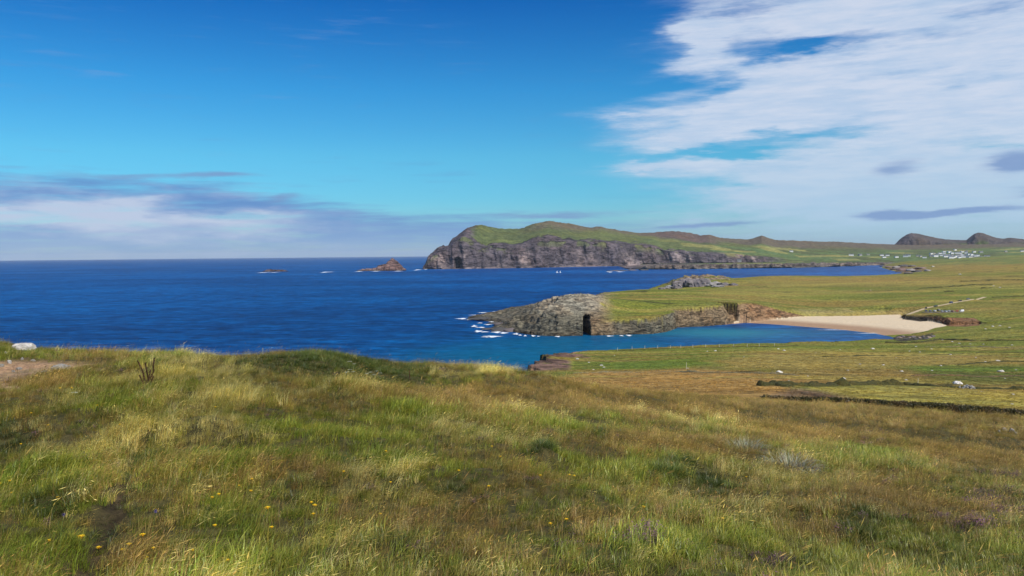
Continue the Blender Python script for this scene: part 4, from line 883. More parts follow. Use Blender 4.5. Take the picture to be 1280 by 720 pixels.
# ---- stones on the near slope at the left edge
fgst = [(31, 437, 27, 7.5, 'white', 'big flat pale boulder on the skyline of the near slope at the far left', 3), (76, 461, 25, 4.2, 'pale', 'long low pale slab lying on the bare earth patch at left', 5), (57, 469, 11, 4, 'pale', 'small pale stone just below the long slab on the bare patch', 2),
        (12, 455, 6, 4, 'white', None, 1), (41, 452, 7, 2.5, 'pale', None, 4), (2, 458, 7, 3, 'pale', None, 2), (7, 443, 4, 3, 'white', None, 6), (24, 462, 7, 2.5, 'pale', None, 7), (28, 451, 4, 3, 'pale', None, 8), (17, 466, 5, 2, 'pale', None, 3), (48, 477, 4, 3, 'white', None, 9)]
for a, b, wpx, hpx, kd, lb, i in fgst:
    p = hill_hit(a, b)
    if p is None: continue
    o = put_rock('boulder' if wpx > 20 else 'stone', kd, i, p, wpx * p[1] / F, hpx * 1.2 * p[1] / F, (a * .37) % 1 * .6 - .3, .06, sub=3, sink=.1)
    if lb: tag(o, lb, 'rock')
    else: tag(o, 'little pale stone, ' + ['first', 'second', 'third', 'fourth', 'fifth', 'sixth', 'seventh', 'eighth'][sorted([12, 41, 2, 7, 24, 28, 17, 48]).index(a)] + ' from the left edge on the worn earth patch', 'stone', 'little stones on the worn earth patch')
for a, b, wpx in [(1256, 540, 7), (1265, 541, 8), (1249, 541, 4), (1270, 543, 4)]:
    p = hill_hit(a, b)
    if p is not None: tag(put_rock('stone', 'pale', int(a) % 7, p, wpx * p[1] / F, wpx * .8 * p[1] / F, a), 'pale stone at the foot of the dark scrub near the right edge', 'stone', 'stones below the scrub at the right edge')
# ---- stones in the fields
big = [(1197, 480, 12, 5, 'white', 'large whitewashed-looking boulder beside a thin post in the right-hand fields', 2), (974, 466, 9, 3, 'white', 'flat white stone left of centre in the brown strip below the cove', 1), (1251, 465, 9, 3, 'pale', 'pale flat stone in the bright green strip at right', 4), (1055, 474, 6, 3, 'pale', 'pale stone among dark scrub in the middle of the fields', 3)]
for a, b, wpx, hpx, kd, lb, i in big:
    p = place(a, b)
    if p is not None: tag(put_rock('boulder', kd, i, p, wpx * p[1] / F, hpx * .9 * p[1] / F, .2, sub=3), lb, 'rock')
small = [(986, 476, 5), (1127, 464, 6), (1133, 475, 6), (1266, 493, 7), (1229, 430, 4), (1199, 429, 5), (1213, 430, 4), (1265, 431, 4), (980, 438, 6), (973, 436, 4), (1091, 436, 8), (1137, 439, 4), (1104, 456, 6), (1075, 455, 4), (1164, 436, 5), (1150, 440, 4), (1247, 451, 8), (1232, 452, 5), (894, 438.5, 6), (884, 439, 4), (1241, 408, 6), (1250, 407, 5), (1262, 409, 4), (1232, 411, 4), (1188, 443, 5), (1176, 457, 5), (1060, 463, 5), (1010, 470, 4), (1020, 441, 3), (1165, 463, 4), (1220, 447, 4), (1120, 447, 3),
         (722, 448.5, 6), (736, 453, 5), (752, 456.5, 6), (755, 459, 5), (768, 444, 3), (742, 462, 4), (1178, 425, 4), (1190, 427, 5), (1145, 433, 4), (1270, 462, 4), (1050, 437, 3), (1256, 473, 4), (1227, 490, 4), (1265, 505, 5), (1164, 491, 3), (1242, 357, 3), (1250, 359, 4), (1200, 343, 5), (1166, 333, 6), (1140, 336, 4), (930, 446, 3), (860, 460, 4)]
ORD = ['first', 'second', 'third', 'fourth', 'fifth', 'sixth', 'seventh', 'eighth', 'ninth', 'tenth', 'eleventh', 'twelfth', 'thirteenth', 'fourteenth', 'fifteenth', 'sixteenth', 'seventeenth', 'eighteenth', 'nineteenth', 'twentieth']
def sreg(a, b):
    if b < 365: return 'in the far pasture behind the car park'
    if b < 414: return 'just right of the earth scar by the beach'
    if a < 800: return 'on the green turf behind the near brown cliff'
    if b < 442.5: return 'on the green strip just below the cove and beach'
    if b < 459: return 'in the ochre field band below the green strip'
    if b < 480: return 'in the brown and dark scrubby band of fields'
    return 'in the yellow field beyond the dark rim'
def ordl(kind, a, b):
    reg = sreg(a, b); L = sorted(x for x, y, _ in small if sreg(x, y) == reg); return 'pale stone, %s from left %s' % (ORD[L.index(a)], reg)
for a, b, wpx in small:
    p = place(a, b + .5)
    if p is not None:
        o = put_rock('stone', 'white' if int(a) % 7 == 0 else 'pale', int(a) % 10, p, wpx * .66 * p[1] / F, wpx * .2 * p[1] / F, (a * .7) % 1 - .5); g = 'pale stones scattered over the coastal pasture'
        tag(o, ordl('stone', a, b), 'stone', g)
# ---- tumbled stone ruin and posts
r0_ = empty('stone_heap', place(1210, 486)); tag(r0_, 'low grey tumbled stone heap with a thin post at its left end', 'stone heap'); Yr0 = r0_.location.y
rr_ = random.Random(3)
for k in range(26):
    x = rr_.uniform(-.5, .5) * 17 * Yr0 / F; put_rock('stone', 'grey' if k % 4 else 'pale', k % 8, (x, rr_.uniform(-.7, .9), rr_.uniform(-.05, .55) * (1 - abs(x) / 2.2)), rr_.uniform(.35, .85), rr_.uniform(.25, .5), rr_.uniform(0, 6), .2, r0_)
WOOD = plain('weathered_wood', (.30, .27, .22), .8, .3, 30); WOODP = plain('pale_post_wood', (.62, .57, .47), .8, .2, 20)
def post(px, py, hpx, lb, g=None, mat=None, wd=.09):
    p = place(px, py)
    if p is None: return
    h = hpx * p[1] / F; s_ = max(wd, .5 * p[1] / F * .9) if wd > .08 else wd
    o = MB().tube([(0, 0, -.3), (.01, 0, h * .5), (.03, .01, h)], [s_ * .55, s_ * .5, s_ * .42], 7).build('post', mat or WOODP); o.location = p; tag(o, lb, 'post', g); return o
post(1147.5, 481, 8, 'thin pale post standing just left of the big white boulder'); post(1200, 483, 8, 'leaning pale post on the grey stone heap')
post(858, 462, 9, 'lone post beside the field edge below the cove')
for k, x in enumerate([772, 790, 806, 822, 838, 851, 866, 882, 899, 917, 934, 949, 968]): post(x, float(np.interp(x, [770, 800, 960], [438.5, 436, 433])), 4.0, 'short fence post, ' + ['first', 'second', 'third', 'fourth', 'fifth', 'sixth', 'seventh', 'eighth', 'ninth', 'tenth', 'eleventh', 'twelfth', 'thirteenth'][k] + ' from the left on the cliff edge above the cove', 'fence posts along the cliff edge above the cove')
# ---- overgrown banks: each a long lumpy ridge of its own
def scrub_mat(name, col, s=2.2):
    m_, t, b, o = new_mat(name); pos = t.node('ShaderNodeNewGeometry').outputs['Position']
    n = t.noise(pos, s, 7, .72); n2 = t.noise(pos, s * .2, 4, .6)
    c = t.mix(t.smooth(n, .3, .7), tuple(x * .45 for x in col), tuple(x * 1.6 for x in col)); c = t.mix(t.smooth(n2, .4, .65, 0, .7), c, t.mix(1.0, c, (1.6, 1.25, .9), 'MULTIPLY'))
    t.put(b.inputs['Base Color'], c); t.l.new(t.bump(n, 1.0, .4), b.inputs['Normal']); return m_
SCR = scrub_mat('scrub', lin(62, 62, 32)); SCR2 = scrub_mat('heathery_bank', lin(98, 80, 58)); SCR3 = scrub_mat('stony_bank', lin(108, 102, 76))
def bank(pxs, h, wd, mat, label, name='field_bank', cat='bank', gaps=0.0, seed=0):
    pts_ = [place(a, b) for a, b in pxs]; pts_ = [p for p in pts_ if p is not None]
    if len(pts_) < 2: return
    P = []; L = 0
    for a, b in zip(pts_[:-1], pts_[1:]):
        n_ = max(2, int(np.linalg.norm(b - a) / (max(.5, wd * .35)))); P += [a + (b - a) * k / n_ for k in range(n_)]
    P.append(pts_[-1]); P = np.array(P); Yg = P[:, 1]; P[:, 2] = coastal_height(P[None, :, 0], P[None, :, 1])[0][0]
    tn_ = np.gradient(P[:, :2], axis=0); tn_ /= np.linalg.norm(tn_, axis=1)[:, None] + 1e-9; nr = np.stack([-tn_[:, 1], tn_[:, 0]], 1); nv = 8
    wob = fbm(P[:, 0] / 7 + seed, P[:, 1] / 7, 3, 400); P[:, :2] += nr * wob[:, None] * wd * .6
    tt = np.linspace(-1, 1, nv); X = P[:, 0][:, None] + nr[:, 0][:, None] * tt * wd; Y = P[:, 1][:, None] + nr[:, 1][:, None] * tt * wd
    hh = h * .75 * np.clip(1 + .55 * fbm(P[:, 0] / 3.5 + seed, P[:, 1] / 3.5, 3, 401) + .6 * fbm(P[:, 0] / 14 + seed, P[:, 1] / 14, 2, 402) - gaps, .05, 2); hh = hh * (1 + .45 * fbm(P[:, 0] / 1.1, P[:, 1] / 1.1, 3, 404)); hh[0] = hh[-1] = 0
    Z0 = coastal_height(X, Y)[0]; Z = Z0 - .25 + (np.sqrt(np.clip(1 - tt ** 2, 0, 1)))[None] * (hh[:, None] * (1 + .35 * fbm(X / .8, Y / .8, 3, 403)) + .2) 
    o = grid_mesh(name, X, Y, Z, mat); tag(o, label, cat)
bank([(950, 483), (985, 481.5), (1040, 483), (1090, 481), (1130, 481.5), (1165, 483), (1215, 486), (1290, 488), (1340, 489)], .9, 1.3, SCR, 'dark overgrown bank running right from the scrub to the grey stone heap')
bank([(1034, 481), (1048, 482), (1061, 482)], 1.5, 1.8, SCR, 'dense dark clump of scrub in the middle of the fields', 'scrub_clump', 'shrub', seed=3)
bank([(966, 481), (978, 483), (990, 483)], .9, 1.2, SCR, 'small dark scrub clump at the left end of the overgrown bank', 'scrub_clump', 'shrub', seed=5)
bank([(1002, 482), (1012, 483), (1022, 482.5)], .9, 1.2, SCR, 'round dark scrub between the small clump and the dense clump', 'scrub_clump', 'shrub', seed=6)
bank([(1004, 491), (1024, 496), (1050, 502), (1080, 508), (1108, 514)], .55, 1.5, SCR2, 'russet heathery bank sloping down along the yellow field', seed=8)
bank([(716, 467), (760, 465.5), (800, 465.5), (850, 465), (900, 466), (945, 467), (1000, 470)], .6, 1.0, SCR3, 'low stony bank between the green clifftop turf and the brown field', gaps=.2, seed=9)
bank([(1158, 457), (1190, 456.5), (1230, 454), (1262, 452), (1330, 452)], .8, 1.3, SCR, 'dark broken bank above the bright green strip at right', gaps=.5, seed=10)
bank([(1030, 446), (1090, 444.5), (1160, 444), (1230, 441), (1340, 440)], .6, 1.3, SCR, 'thin dark bank crossing the fields below the beach', gaps=.45, seed=11)
bank([(1108, 428.5), (1150, 428), (1175, 424.5), (1220, 426), (1280, 426), (1340, 427)], .8, 1.6, SCR, 'dark bank running right from the rocks at the end of the beach', gaps=.1, seed=12)
bank([(1155, 434), (1200, 433), (1290, 436), (1340, 436)], .5, 1.2, SCR3, 'stony broken wall line across the green pasture at right', gaps=.4, seed=13)
bank([(770, 439), (800, 437), (850, 435.5), (900, 434.5), (960, 434), (1000, 432)], .5, 1.0, SCR, 'low dark edge bank along the turf above the cove', gaps=.3, seed=14)
bank([(1150, 361), (1185, 359), (1215, 356.5), (1240, 356)], 1.4, 3.0, SCR, 'dark hedge line in the pasture behind the car park', gaps=.2, seed=15)
bank([(1240, 372), (1280, 370.5), (1340, 369)], 1.2, 2.6, SCR, 'dark hedge line at the right edge behind the car park', gaps=.1, seed=16)
bank([(1200, 352), (1260, 350), (1340, 351)], 1.5, 3.5, SCR, 'long dark hedge across the pasture far behind the car park', gaps=.2, seed=17)
bank([(1180, 365), (1192, 364.5)], 1.3, 2.5, SCR, 'short dark hedge stub behind the car park', gaps=0, seed=18)
bank([(1226, 360.5), (1233, 360.5)], 1.6, 2.5, SCR, 'two dark bushes in the pasture at right', 'scrub_clump', 'shrub', seed=19)
bank([(1078, 364), (1090, 364)], 1.8, 3, SCR3, 'small grey green mound in the pasture behind the beach', 'scrub_clump', 'shrub', seed=20)
bank([(1140, 470), (1180, 469), (1230, 471), (1290, 470)], .5, 1.2, SCR2, 'russet scrubby line behind the big white boulder', gaps=.4, seed=21)
# ---- coarse tussocks over the nearer pasture, so it reads as rough grazing
n_ = 34000; yv = np.exp(RNG.uniform(math.log(66), math.log(620), n_)); uv = RNG.uniform(-.05, .8, n_); xv = uv * yv
hh_ = coastal_height(xv[None], yv[None]); cc_, rk_ = coastal_colour(xv[None], yv[None], hh_[0], *hh_[1:]); ok = (hh_[1][0] > 2) & (rk_[0] < .3) & (hh_[0][0] > 3)
nz = fbm(xv / 18, yv / 18, 3, 501); ok &= (nz > -.35)
ps = np.stack([xv, yv, hh_[0][0]], -1)[ok]; tn = np.ones((ok.sum(), 4)); tn[:, :3] = np.clip(cc_[0][ok] * RNG.uniform(.6, 1.7, ok.sum())[:, None] * np.array([1.15, 1.1, .95]), 0, 1)
rt = np.zeros((ok.sum(), 3)); rt[:, 2] = RNG.normal(0, .6, ok.sum())
gP = [proto('pasture_tuft', tuft('w', 18, .16, .22, .02, .7, .8, 200 + i, 0, 2), BM) for i in range(4)]
scatter('pasture_tussocks', gP, ps, rt, np.interp(ps[:, 1], [60, 150, 600], [1.1, 1.6, 3.4]) * RNG.uniform(.5, 1.2, len(ps)), tn, 'coarse grass tussocks all over the pasture beyond the near slope', 'grass')
# dark scrub along the lower rim of the near slope
pxs_ = RNG.uniform(955, 1420, 2600); ed = np.interp(pxs_, [955, 985, 1107, 1200, 1280, 1420], [505, 508, 519, 524, 532, 545]); off = RNG.uniform(0, 1, 2600) ** 1.5
yy_ = np.interp(pxs_, [955, 1107, 1280, 1420], [43, 48, 49, 49]) - off * np.interp(pxs_, [955, 1000, 1060, 1180, 1420], [1.5, 4, 8, 10, 8]); xx_ = (pxs_ - W0) / F * yy_
zz_ = hill_height(xx_[None], yy_[None])[0][0]; tn = np.ones((2600, 4)); a = np.array([lin(*c) for c in [(66, 66, 34), (78, 74, 36), (58, 58, 32), (96, 80, 50)]]); tn[:, :3] = a[RNG.integers(0, 4, 2600)]
rt = np.zeros((2600, 3)); rt[:, 2] = RNG.uniform(0, 6.28, 2600)
def leafy(n, rad, h, seed):
    r = random.Random(seed); V = []; Fc = []; BL = []; HT = []
    for i in range(n):
        a = r.uniform(0, 6.283); e = r.random() ** .5; z = r.uniform(0, 1); R_ = rad * e * math.sqrt(max(.05, 1 - z * z)); x, y = R_ * math.cos(a), R_ * math.sin(a); zz = z * h; s_ = r.uniform(.012, .028)
        d = Vector((math.cos(a) + r.gauss(0, .5), math.sin(a) + r.gauss(0, .5), r.gauss(.9, .5))).normalized(); q = d.cross(Vector((r.gauss(0, 1), r.gauss(0, 1), 1))).normalized(); k = len(V); P = Vector((x, y, zz))
        V += [tuple(P), tuple(P + d * s_ + q * s_ * .4), tuple(P + d * s_ * 2.4), tuple(P + d * s_ - q * s_ * .4)]; Fc.append((k, k + 1, k + 2, k + 3)); c = r.uniform(.6, 1.4); BL += [(c, c, c * .9)] * 4; HT += [z] * 4
    return V, Fc, BL, HT
gS = [proto('scrub_sprig', leafy(260, .2, .24, 300 + i), HM) for i in range(4)]
scatter('rim_scrub', gS, np.stack([xx_, yy_, zz_], -1), rt, RNG.uniform(1.2, 2.6, 2600) * (1 - .35 * off), tn, 'dark low scrub along the lower right rim of the near slope', 'scrub')

# ================================================================== PLANTS OF THE NEAR SLOPE
STEM = plain('flower_stem', lin(96, 110, 50), .7, .2, 40); YEL = plain('yellow_petals', (.80, .52, .01), .6, .12, 60); YELD = plain('flower_disc', (.62, .33, .01), .7, .2, 60)
WHT = plain('white_umbel', (.42, .43, .33), .8, .15, 60); BLU = plain('blue_violet_floret', lin(92, 84, 130), .8, .2, 60); DOCK = plain('dried_dock_seed', lin(72, 46, 34), .9, .45, 120); DOCKS = plain('dock_stem', lin(98, 66, 46), .8, .3, 60)
def flower_meshes(seed):
    r = random.Random(seed); h = r.uniform(.26, .34); lx, ly = r.uniform(.02, .10), r.uniform(-.03, .03)
    st = MB().tube([(0, 0, -.03), (lx * .3, ly * .3, h * .5), (lx, ly, h)], [.0022, .0018, .0016], 5)
    pt = MB(); tip = np.array([lx, ly, h]); R_ = .019
    for k in range(14):
        a = k * 2 * math.pi / 14 + r.uniform(-.1, .1); w_ = .16; rr = R_ * r.uniform(.88, 1.08); z1 = .004 + r.uniform(-.002, .003)
        pt.add([tuple(tip), tuple(tip + [math.cos(a - w_) * rr * .7, math.sin(a - w_) * rr * .7, z1]), tuple(tip + [math.cos(a) * rr, math.sin(a) * rr, z1 + .002]), tuple(tip + [math.cos(a + w_) * rr * .7, math.sin(a + w_) * rr * .7, z1])], [(0, 1, 2, 3)])
    for k in range(10):
        a = k * 2 * math.pi / 10; w_ = .25; rr = R_ * .62; pt.add([tuple(tip + [0, 0, .002]), tuple(tip + [math.cos(a - w_) * rr * .7, math.sin(a - w_) * rr * .7, .008]), tuple(tip + [math.cos(a) * rr, math.sin(a) * rr, .010]), tuple(tip + [math.cos(a + w_) * rr * .7, math.sin(a + w_) * rr * .7, .008])], [(0, 1, 2, 3)])
    ds = MB().tube([tuple(tip + [0, 0, -.008]), tuple(tip), tuple(tip + [0, 0, .007])], [.003, .006, .004], 7)
    return st, pt, ds
FL = []
for sd_ in range(4):
    r_ = empty('yellow_flower', (0, 0, 0)); a, b, c_ = flower_meshes(sd_); a.build('stem', STEM, r_); b.build('petals', YEL, r_); c_.build('flower_disc', YELD, r_); FL.append(r_)
fl = [(101, 676), (115, 681), (168, 679), (155, 682), (163, 683), (178, 692), (187, 691), (246, 682), (265, 662), (250, 703), (277, 709), (264, 620), (270, 623), (295, 604), (309, 605), (313, 611), (24, 558), (60, 669), (10, 605), (19, 612), (1, 607), (66, 620), (271, 511), (59, 530), (147, 534), (118, 505), (325, 645), (393, 628), (388, 631), (387, 640), (427, 593), (482, 562), (486, 608), (472, 641), (611, 562), (574, 585), (610, 610), (623, 567), (673, 597), (712, 592), (716, 597), (804, 632), (930, 598), (903, 643), (901, 650), (851, 667), (703, 653), (689, 650), (339, 662), (206, 700), (35, 520), (77, 483), (87, 488), (6, 515)]
def freg(a, b):
    if b < 540: return 'high on the left slope' if a < 480 else 'on the middle slope'
    if a < 130: return 'low and left of the worn rut'
    if a < 235: return 'just right of the worn rut'
    if a < 360: return 'between rut and twin blooms'
    if a < 560: return 'left of mid slope'
    return 'right of mid slope'
bigf = {(101, 676): 1.25, (168, 679): 1.15, (155, 682): 1.15, (325, 645): 1.2, (393, 628): 1.1, (804, 632): 1.15, (115, 681): 1.05}
for i, (a, b) in enumerate(fl):
    d = hill_hit(a, b + 12)
    if d is None: continue
    sc_ = min(1.6, max(1.0, d[1] / 9)) * bigf.get((a, b), .85)
    src = FL[i % 4]; t_ = src if i < 4 else copy_tree(src)
    # stand the flower so that its head, above the sward, is where the photograph has it
    Yf_ = d[1]; tgt = atY(a, b, Yf_); gz_ = float(hill_height(np.array([[tgt[0]]]), np.array([[Yf_]]))[0][0, 0]); hd = max(.22, tgt[2] - gz_) 
    t_.location = (tgt[0] - .06 * sc_, Yf_, tgt[2] - .30 * sc_); t_.rotation_euler = (0, 0, RNG.uniform(-.6, .6)); t_.scale = (sc_,) * 3
    lb = {(101, 676): 'largest yellow hawkbit flower near the bottom left corner', (804, 632): 'lone bright yellow flower in the green hollow right of centre', (325, 645): 'yellow flower by itself below and left of the paired yellow flowers', (930, 598): 'small yellow flower nearest to the grey rush clumps'}.get((a, b))
    if lb: tag(t_, lb, 'flower')
    else: tag(t_, 'small yellow flower, ' + ORD[sorted(fl.index(q) if 0 else (q[0], q[1]) for q in fl if freg(*q) == freg(a, b)).index((a, b))] + ' from the left ' + freg(a, b), 'flower', 'small yellow flowers dotted through the long grass')
for i, (a, b) in enumerate([(190, 674), (75, 681)]):
    d = hill_hit(a, b + 10)
    r_ = empty('violet_flower', (d[0], d[1], d[2])); MB().tube([(0, 0, -.02), (.01, 0, .12), (.03, 0, .22)], [.002, .0016, .0014], 5).build('stem', STEM, r_); h_ = MB(); rr_ = random.Random(i)
    for k in range(40):
        v = Vector((rr_.gauss(0, 1), rr_.gauss(0, 1), rr_.gauss(.3, 1))).normalized(); q = v.cross(Vector((0, 0, 1))).normalized() * .003; c0 = Vector((.03, 0, .22)); h_.add([tuple(c0 + q), tuple(c0 - q), tuple(c0 + v * .014)], [(0, 1, 2)])
    h_.build('flower_head', BLU, r_); tag(r_, ['small violet blue flower right of the yellow pair at bottom left', 'small violet flower left of the largest yellow flower'][i], 'flower')
# yarrow-like white umbels on the dark mound
rr_ = random.Random(5); ya = None
for i, (a, b) in enumerate([(436, 476), (441, 478), (464, 477), (472, 474), (476, 479), (433, 481), (436, 467), (442, 467), (468, 479), (460, 480), (96, 510)]):
    d = hill_hit(a, b + 3)
    if d is None: continue
    if ya is None:
        ya = empty('white_umbel_plant', (0, 0, 0)); MB().tube([(0, 0, -.03), (.01, 0, .2), (.03, .01, .34)], [.004, .0035, .003], 5).build('stem', STEM, ya); hb = MB()
        for k in range(46):
            aa = rr_.uniform(0, 6.28); q = .06 * math.sqrt(rr_.random()); c0 = Vector((.03 + q * math.cos(aa), .01 + q * math.sin(aa), .35 - q * q * 3)); s_ = rr_.uniform(.006, .011)
            hb.add([tuple(c0 + Vector((s_ * math.cos(j * 1.257), s_ * math.sin(j * 1.257), rr_.uniform(-.002, .002)))) for j in range(5)], [(0, 1, 2, 3, 4)])
        hb.build('umbel', WHT, ya); t_ = ya
    else: t_ = copy_tree(ya)
    t_.location = d; t_.rotation_euler = (0, 0, i); t_.scale = (rr_.uniform(.6, .85),) * 3
    tag(t_, 'off-white flat-topped wildflower, ' + ORD[sorted([436, 441, 464, 472, 476, 433, 436.5, 442, 468, 460]).index(a if not (a == 436 and b == 467) else 436.5)] + ' from the left on the dark grassy mound', 'flower', 'white umbel flowers on the dark mound') if a > 100 else tag(t_, 'single whitish flower in the grass at far left', 'flower')
# dead dock: five upright stems thick with brown seed
d = hill_hit(184, 484); dk_ = empty('dock_plant', d); k_ = d[1] / F; tag(dk_, 'dead dark brown dock plant with upright seeding stems near the left skyline', 'plant')
for i, (tx, ty, pts_) in enumerate([(-10, 36, [(0, 0), (-3, 9), (-6, 20), (-11, 33)]), (1, 30, [(1, 0), (1, 10), (0, 20), (-1, 31)]), (10, 38, [(2, 0), (4, 10), (8, 20), (9, 28), (10, 37)]), (-5, 16, [(-1, 0), (-7, 8), (-9, 15)]), (6, 20, [(2, 0), (6, 8), (9, 14)]), (4, 24, [(1, 0), (3, 12), (5, 22)])]):
    P = [(x * k_, rr_.uniform(-.03, .03), z * k_) for x, z in pts_]; s_ = MB().tube(P, [.006] * len(P), 6).build('stem', DOCKS, dk_); sd_ = MB()
    L = len(P) - 1
    for j in range(230 if len(pts_) > 3 else 70):
        t = rr_.uniform(.28, 1) * L; q = min(int(t), L - 1); f_ = t - q; c0 = Vector(P[q]).lerp(Vector(P[q + 1]), f_); R_ = .022 * (1.15 - .5 * t / L); v = Vector((rr_.gauss(0, 1), rr_.gauss(0, 1), rr_.gauss(0, .6))).normalized()
        c0 = c0 + v * R_ * rr_.uniform(.3, 1); e = rr_.uniform(.005, .010); u_ = v.cross(Vector((0, 0, 1))).normalized(); sd_.add([tuple(c0 - u_ * e), tuple(c0 + v * e), tuple(c0 + u_ * e), tuple(c0 + Vector((0, 0, -e * 1.4)))], [(0, 1, 2), (0, 2, 3)])
    sd_.build('seed_head', DOCK, dk_)
# grey-green rush clumps
m_, t, b_, o_ = new_mat('rush_blades'); c = t.node('ShaderNodeAttribute', attribute_name='blade').outputs['Color']; t.put(b_.inputs['Base Color'], t.mix(1.0, c, lin(142, 144, 122), 'MULTIPLY')); b_.inputs['Roughness'].default_value = .6; RUSH = m_
for i, (a, b, rx, h_, lb) in enumerate([(930, 566, 30, .42, 'grey-green spiky rush clump right of centre, the left one of a pair'), (986, 588, 32, .42, 'grey-green spiky rush clump below and right of its twin')]):
    d = hill_hit(a, b); R_ = rx * d[1] / F; V, Fc, BL, HT = tuft('tussock', 420, R_, h_, .006, .85, .5, 600 + i, .0, 4)
    me = bpy.data.meshes.new('rush_clump'); me.from_pydata(V, [], Fc); me.materials.append(RUSH); at_ = me.attributes.new('blade', 'FLOAT_COLOR', 'POINT'); at_.data.foreach_set('color', np.concatenate([np.array(BL), np.ones((len(V), 1))], 1).astype(np.float32).ravel())
    o = bpy.data.objects.new('rush_clump', me); COL.objects.link(o); o.location = d; tag(o, lb, 'plant')
d = hill_hit(512, 476); o = MB().tube([(0, 0, -.1), (.005, 0, .12), (.0, 0, .28)], [.012, .011, .009], 6).build('stake', DOCK); o.location = d; tag(o, 'short dark stake standing in the grass at the rim left of centre', 'stake')

# ================================================================== SEA ROCKS
def islet(name, lb, table, Yb, seed, mat, amp):
    rows_ = []
    for px, hh in table:
        pb_ = base(px, Yb); rows_.append((px, (pb_ + .5, Yb - 2), (pb_ - hh * .45, Yb + 8 + hh * 1.2), (pb_ - hh, Yb + 16 + hh * 3), (pb_ - hh * .2, Yb + 40 + hh * 5), (base(px, Yb + 60 + hh * 5) + 1.5, Yb + 60 + hh * 5)))
    def dp(X, Y, Z, V, PX):
        k = sstep(V, 0, .5) * sstep(5 - V, 0, 1); Y = Y + k * ridged(X / 18, Z / 60, 4, seed) * 10; Z = Z + k * ridged(X / 11 + Z / 40, Y / 30, 3, seed + 1) * amp; return X, Y, Z, np.ones(X.shape)
    def cl_(X, Y, Z, V, PX, rock): return lerp(np.broadcast_to(np.array(lin(112, 94, 92)), X.shape + (3,)).copy(), np.array(lin(62, 54, 56)), sstep(7 - Z, 0, 5))
    o = loft(name, rows_, mat, cl_, [10, 10, 8, 4], np.arange(table[0][0], table[-1][0], .45), dp, 2); tag(o, lb, 'rock'); return o
islet('sea_stack', 'pointed rocky sea stack rising from the water left of the headland', [(446, .2), (452, 1.8), (458, 3), (464, 3.2), (469, 3.6), (473, 6.5), (477, 7.5), (480, 8), (483, 10), (487, 12.5), (490, 15.5), (492, 14.5), (496, 11.5), (500, 9), (504, 4), (508, 1)], 3640, 61, FM, 4)
islet('low_islet', 'low flat dark reef alone in the open sea', [(328, .4), (332, 1.6), (336, 3.0), (340, 2.6), (346, 2.2), (352, 2.4), (357, 1.2), (360, .3)], 3720, 63, FM, 2)
# reefs running out from the promontory tip, and the crags beyond it: rocks that can be told apart
def rockgroup(name, lb, cat, items, kinds, zero=True):
    c0 = at(*items[0][:2], 0) if zero else place(*items[0][:2]); r_ = empty(name, c0); tag(r_, lb, cat); rr = random.Random(len(items))
    for i, (a, b, wpx, hpx) in enumerate(items):
        p = at(a, b, 0) if zero else place(a, b)
        if p is None: continue
        put_rock('rock', kinds[i % len(kinds)], rr.randrange(9), p - c0, wpx * p[1] / F, hpx * p[1] / F, rr.uniform(-.25, .25), rr.uniform(-.1, .1), r_, 3, .15)
rockgroup('reef', 'dark low reef ledges and skerries breaking the surf at the promontory tip', 'rocks', [(604, 399.5, 34, 3.5), (590, 398.8, 14, 1.6), (622, 398, 32, 5), (640, 395.5, 30, 5), (618, 404.5, 20, 2.6), (628, 407, 26, 4.5), (612, 411.5, 20, 2.2), (626, 413.5, 28, 5), (640, 414, 24, 5)], ['dark', 'dark', 'sea'])
rockgroup('skerry', 'long low reddish reef behind the green promontory', 'rocks', [(776, 367, 18, 2.6), (788, 366.3, 20, 4), (797, 365.3, 14, 4), (770, 367.4, 10, 1.5), (812, 364, 16, 2.5), (824, 363, 16, 3), (835, 362, 14, 3.5)], ['red', 'red', 'sea'])
rockgroup('rocky_outcrop', 'jagged grey rocky outcrop standing on the far shore of the green promontory', 'rocks', [(866, 358.5, 24, 12), (848, 359.8, 20, 10.5), (838, 360.5, 14, 5), (857, 357.5, 20, 12), (879, 358, 22, 11.5), (893, 357.5, 18, 7), (905, 357, 16, 5), (918, 356.8, 14, 3.4), (884, 356, 15, 10), (829, 361.5, 12, 3), (846, 361, 14, 4), (898, 358.8, 16, 3)], ['jag', 'jag', 'jagpale'], False)
rockgroup('shore_rocks', 'dark boulder spread at the right end of the sandy beach', 'rocks', [(1120 + k * 4.2, 424.5 - abs(k - 5) * .18 - (k % 3) * 1.2, 5 + (k * 7) % 4, 1.6 + (k % 3) * .5) for k in range(12)], ['dark', 'brown', 'sea'], False)
rockgroup('bay_rocks', 'dark tumbled rocks at the head of the far inlet', 'rocks', [(1104, 333, 9, 1.3), (1112, 334.2, 12, 1.8), (1120, 334.5, 12, 2.4), (1130, 333, 14, 2.8), (1118, 337, 10, 1.6), (1128, 337.5, 13, 2.4), (1138, 338.5, 12, 3), (1146, 340, 14, 3), (1136, 342, 12, 2.4), (1152, 336, 14, 2.6), (1160, 339, 12, 2.4), (1124, 340.5, 9, 1.8), (1140, 333, 10, 2)], ['sea', 'red', 'seapale', 'dark'], False)
rockgroup('ledge_rocks', 'low broken reef off the foot of the far headland', 'rocks', [(762, 339, 8, 1.2), (770, 338.8, 10, 1.5), (780, 338.5, 12, 1.2), (792, 338, 14, 1.4), (804, 337.8, 14, 1.6)], ['dark', 'sea'])
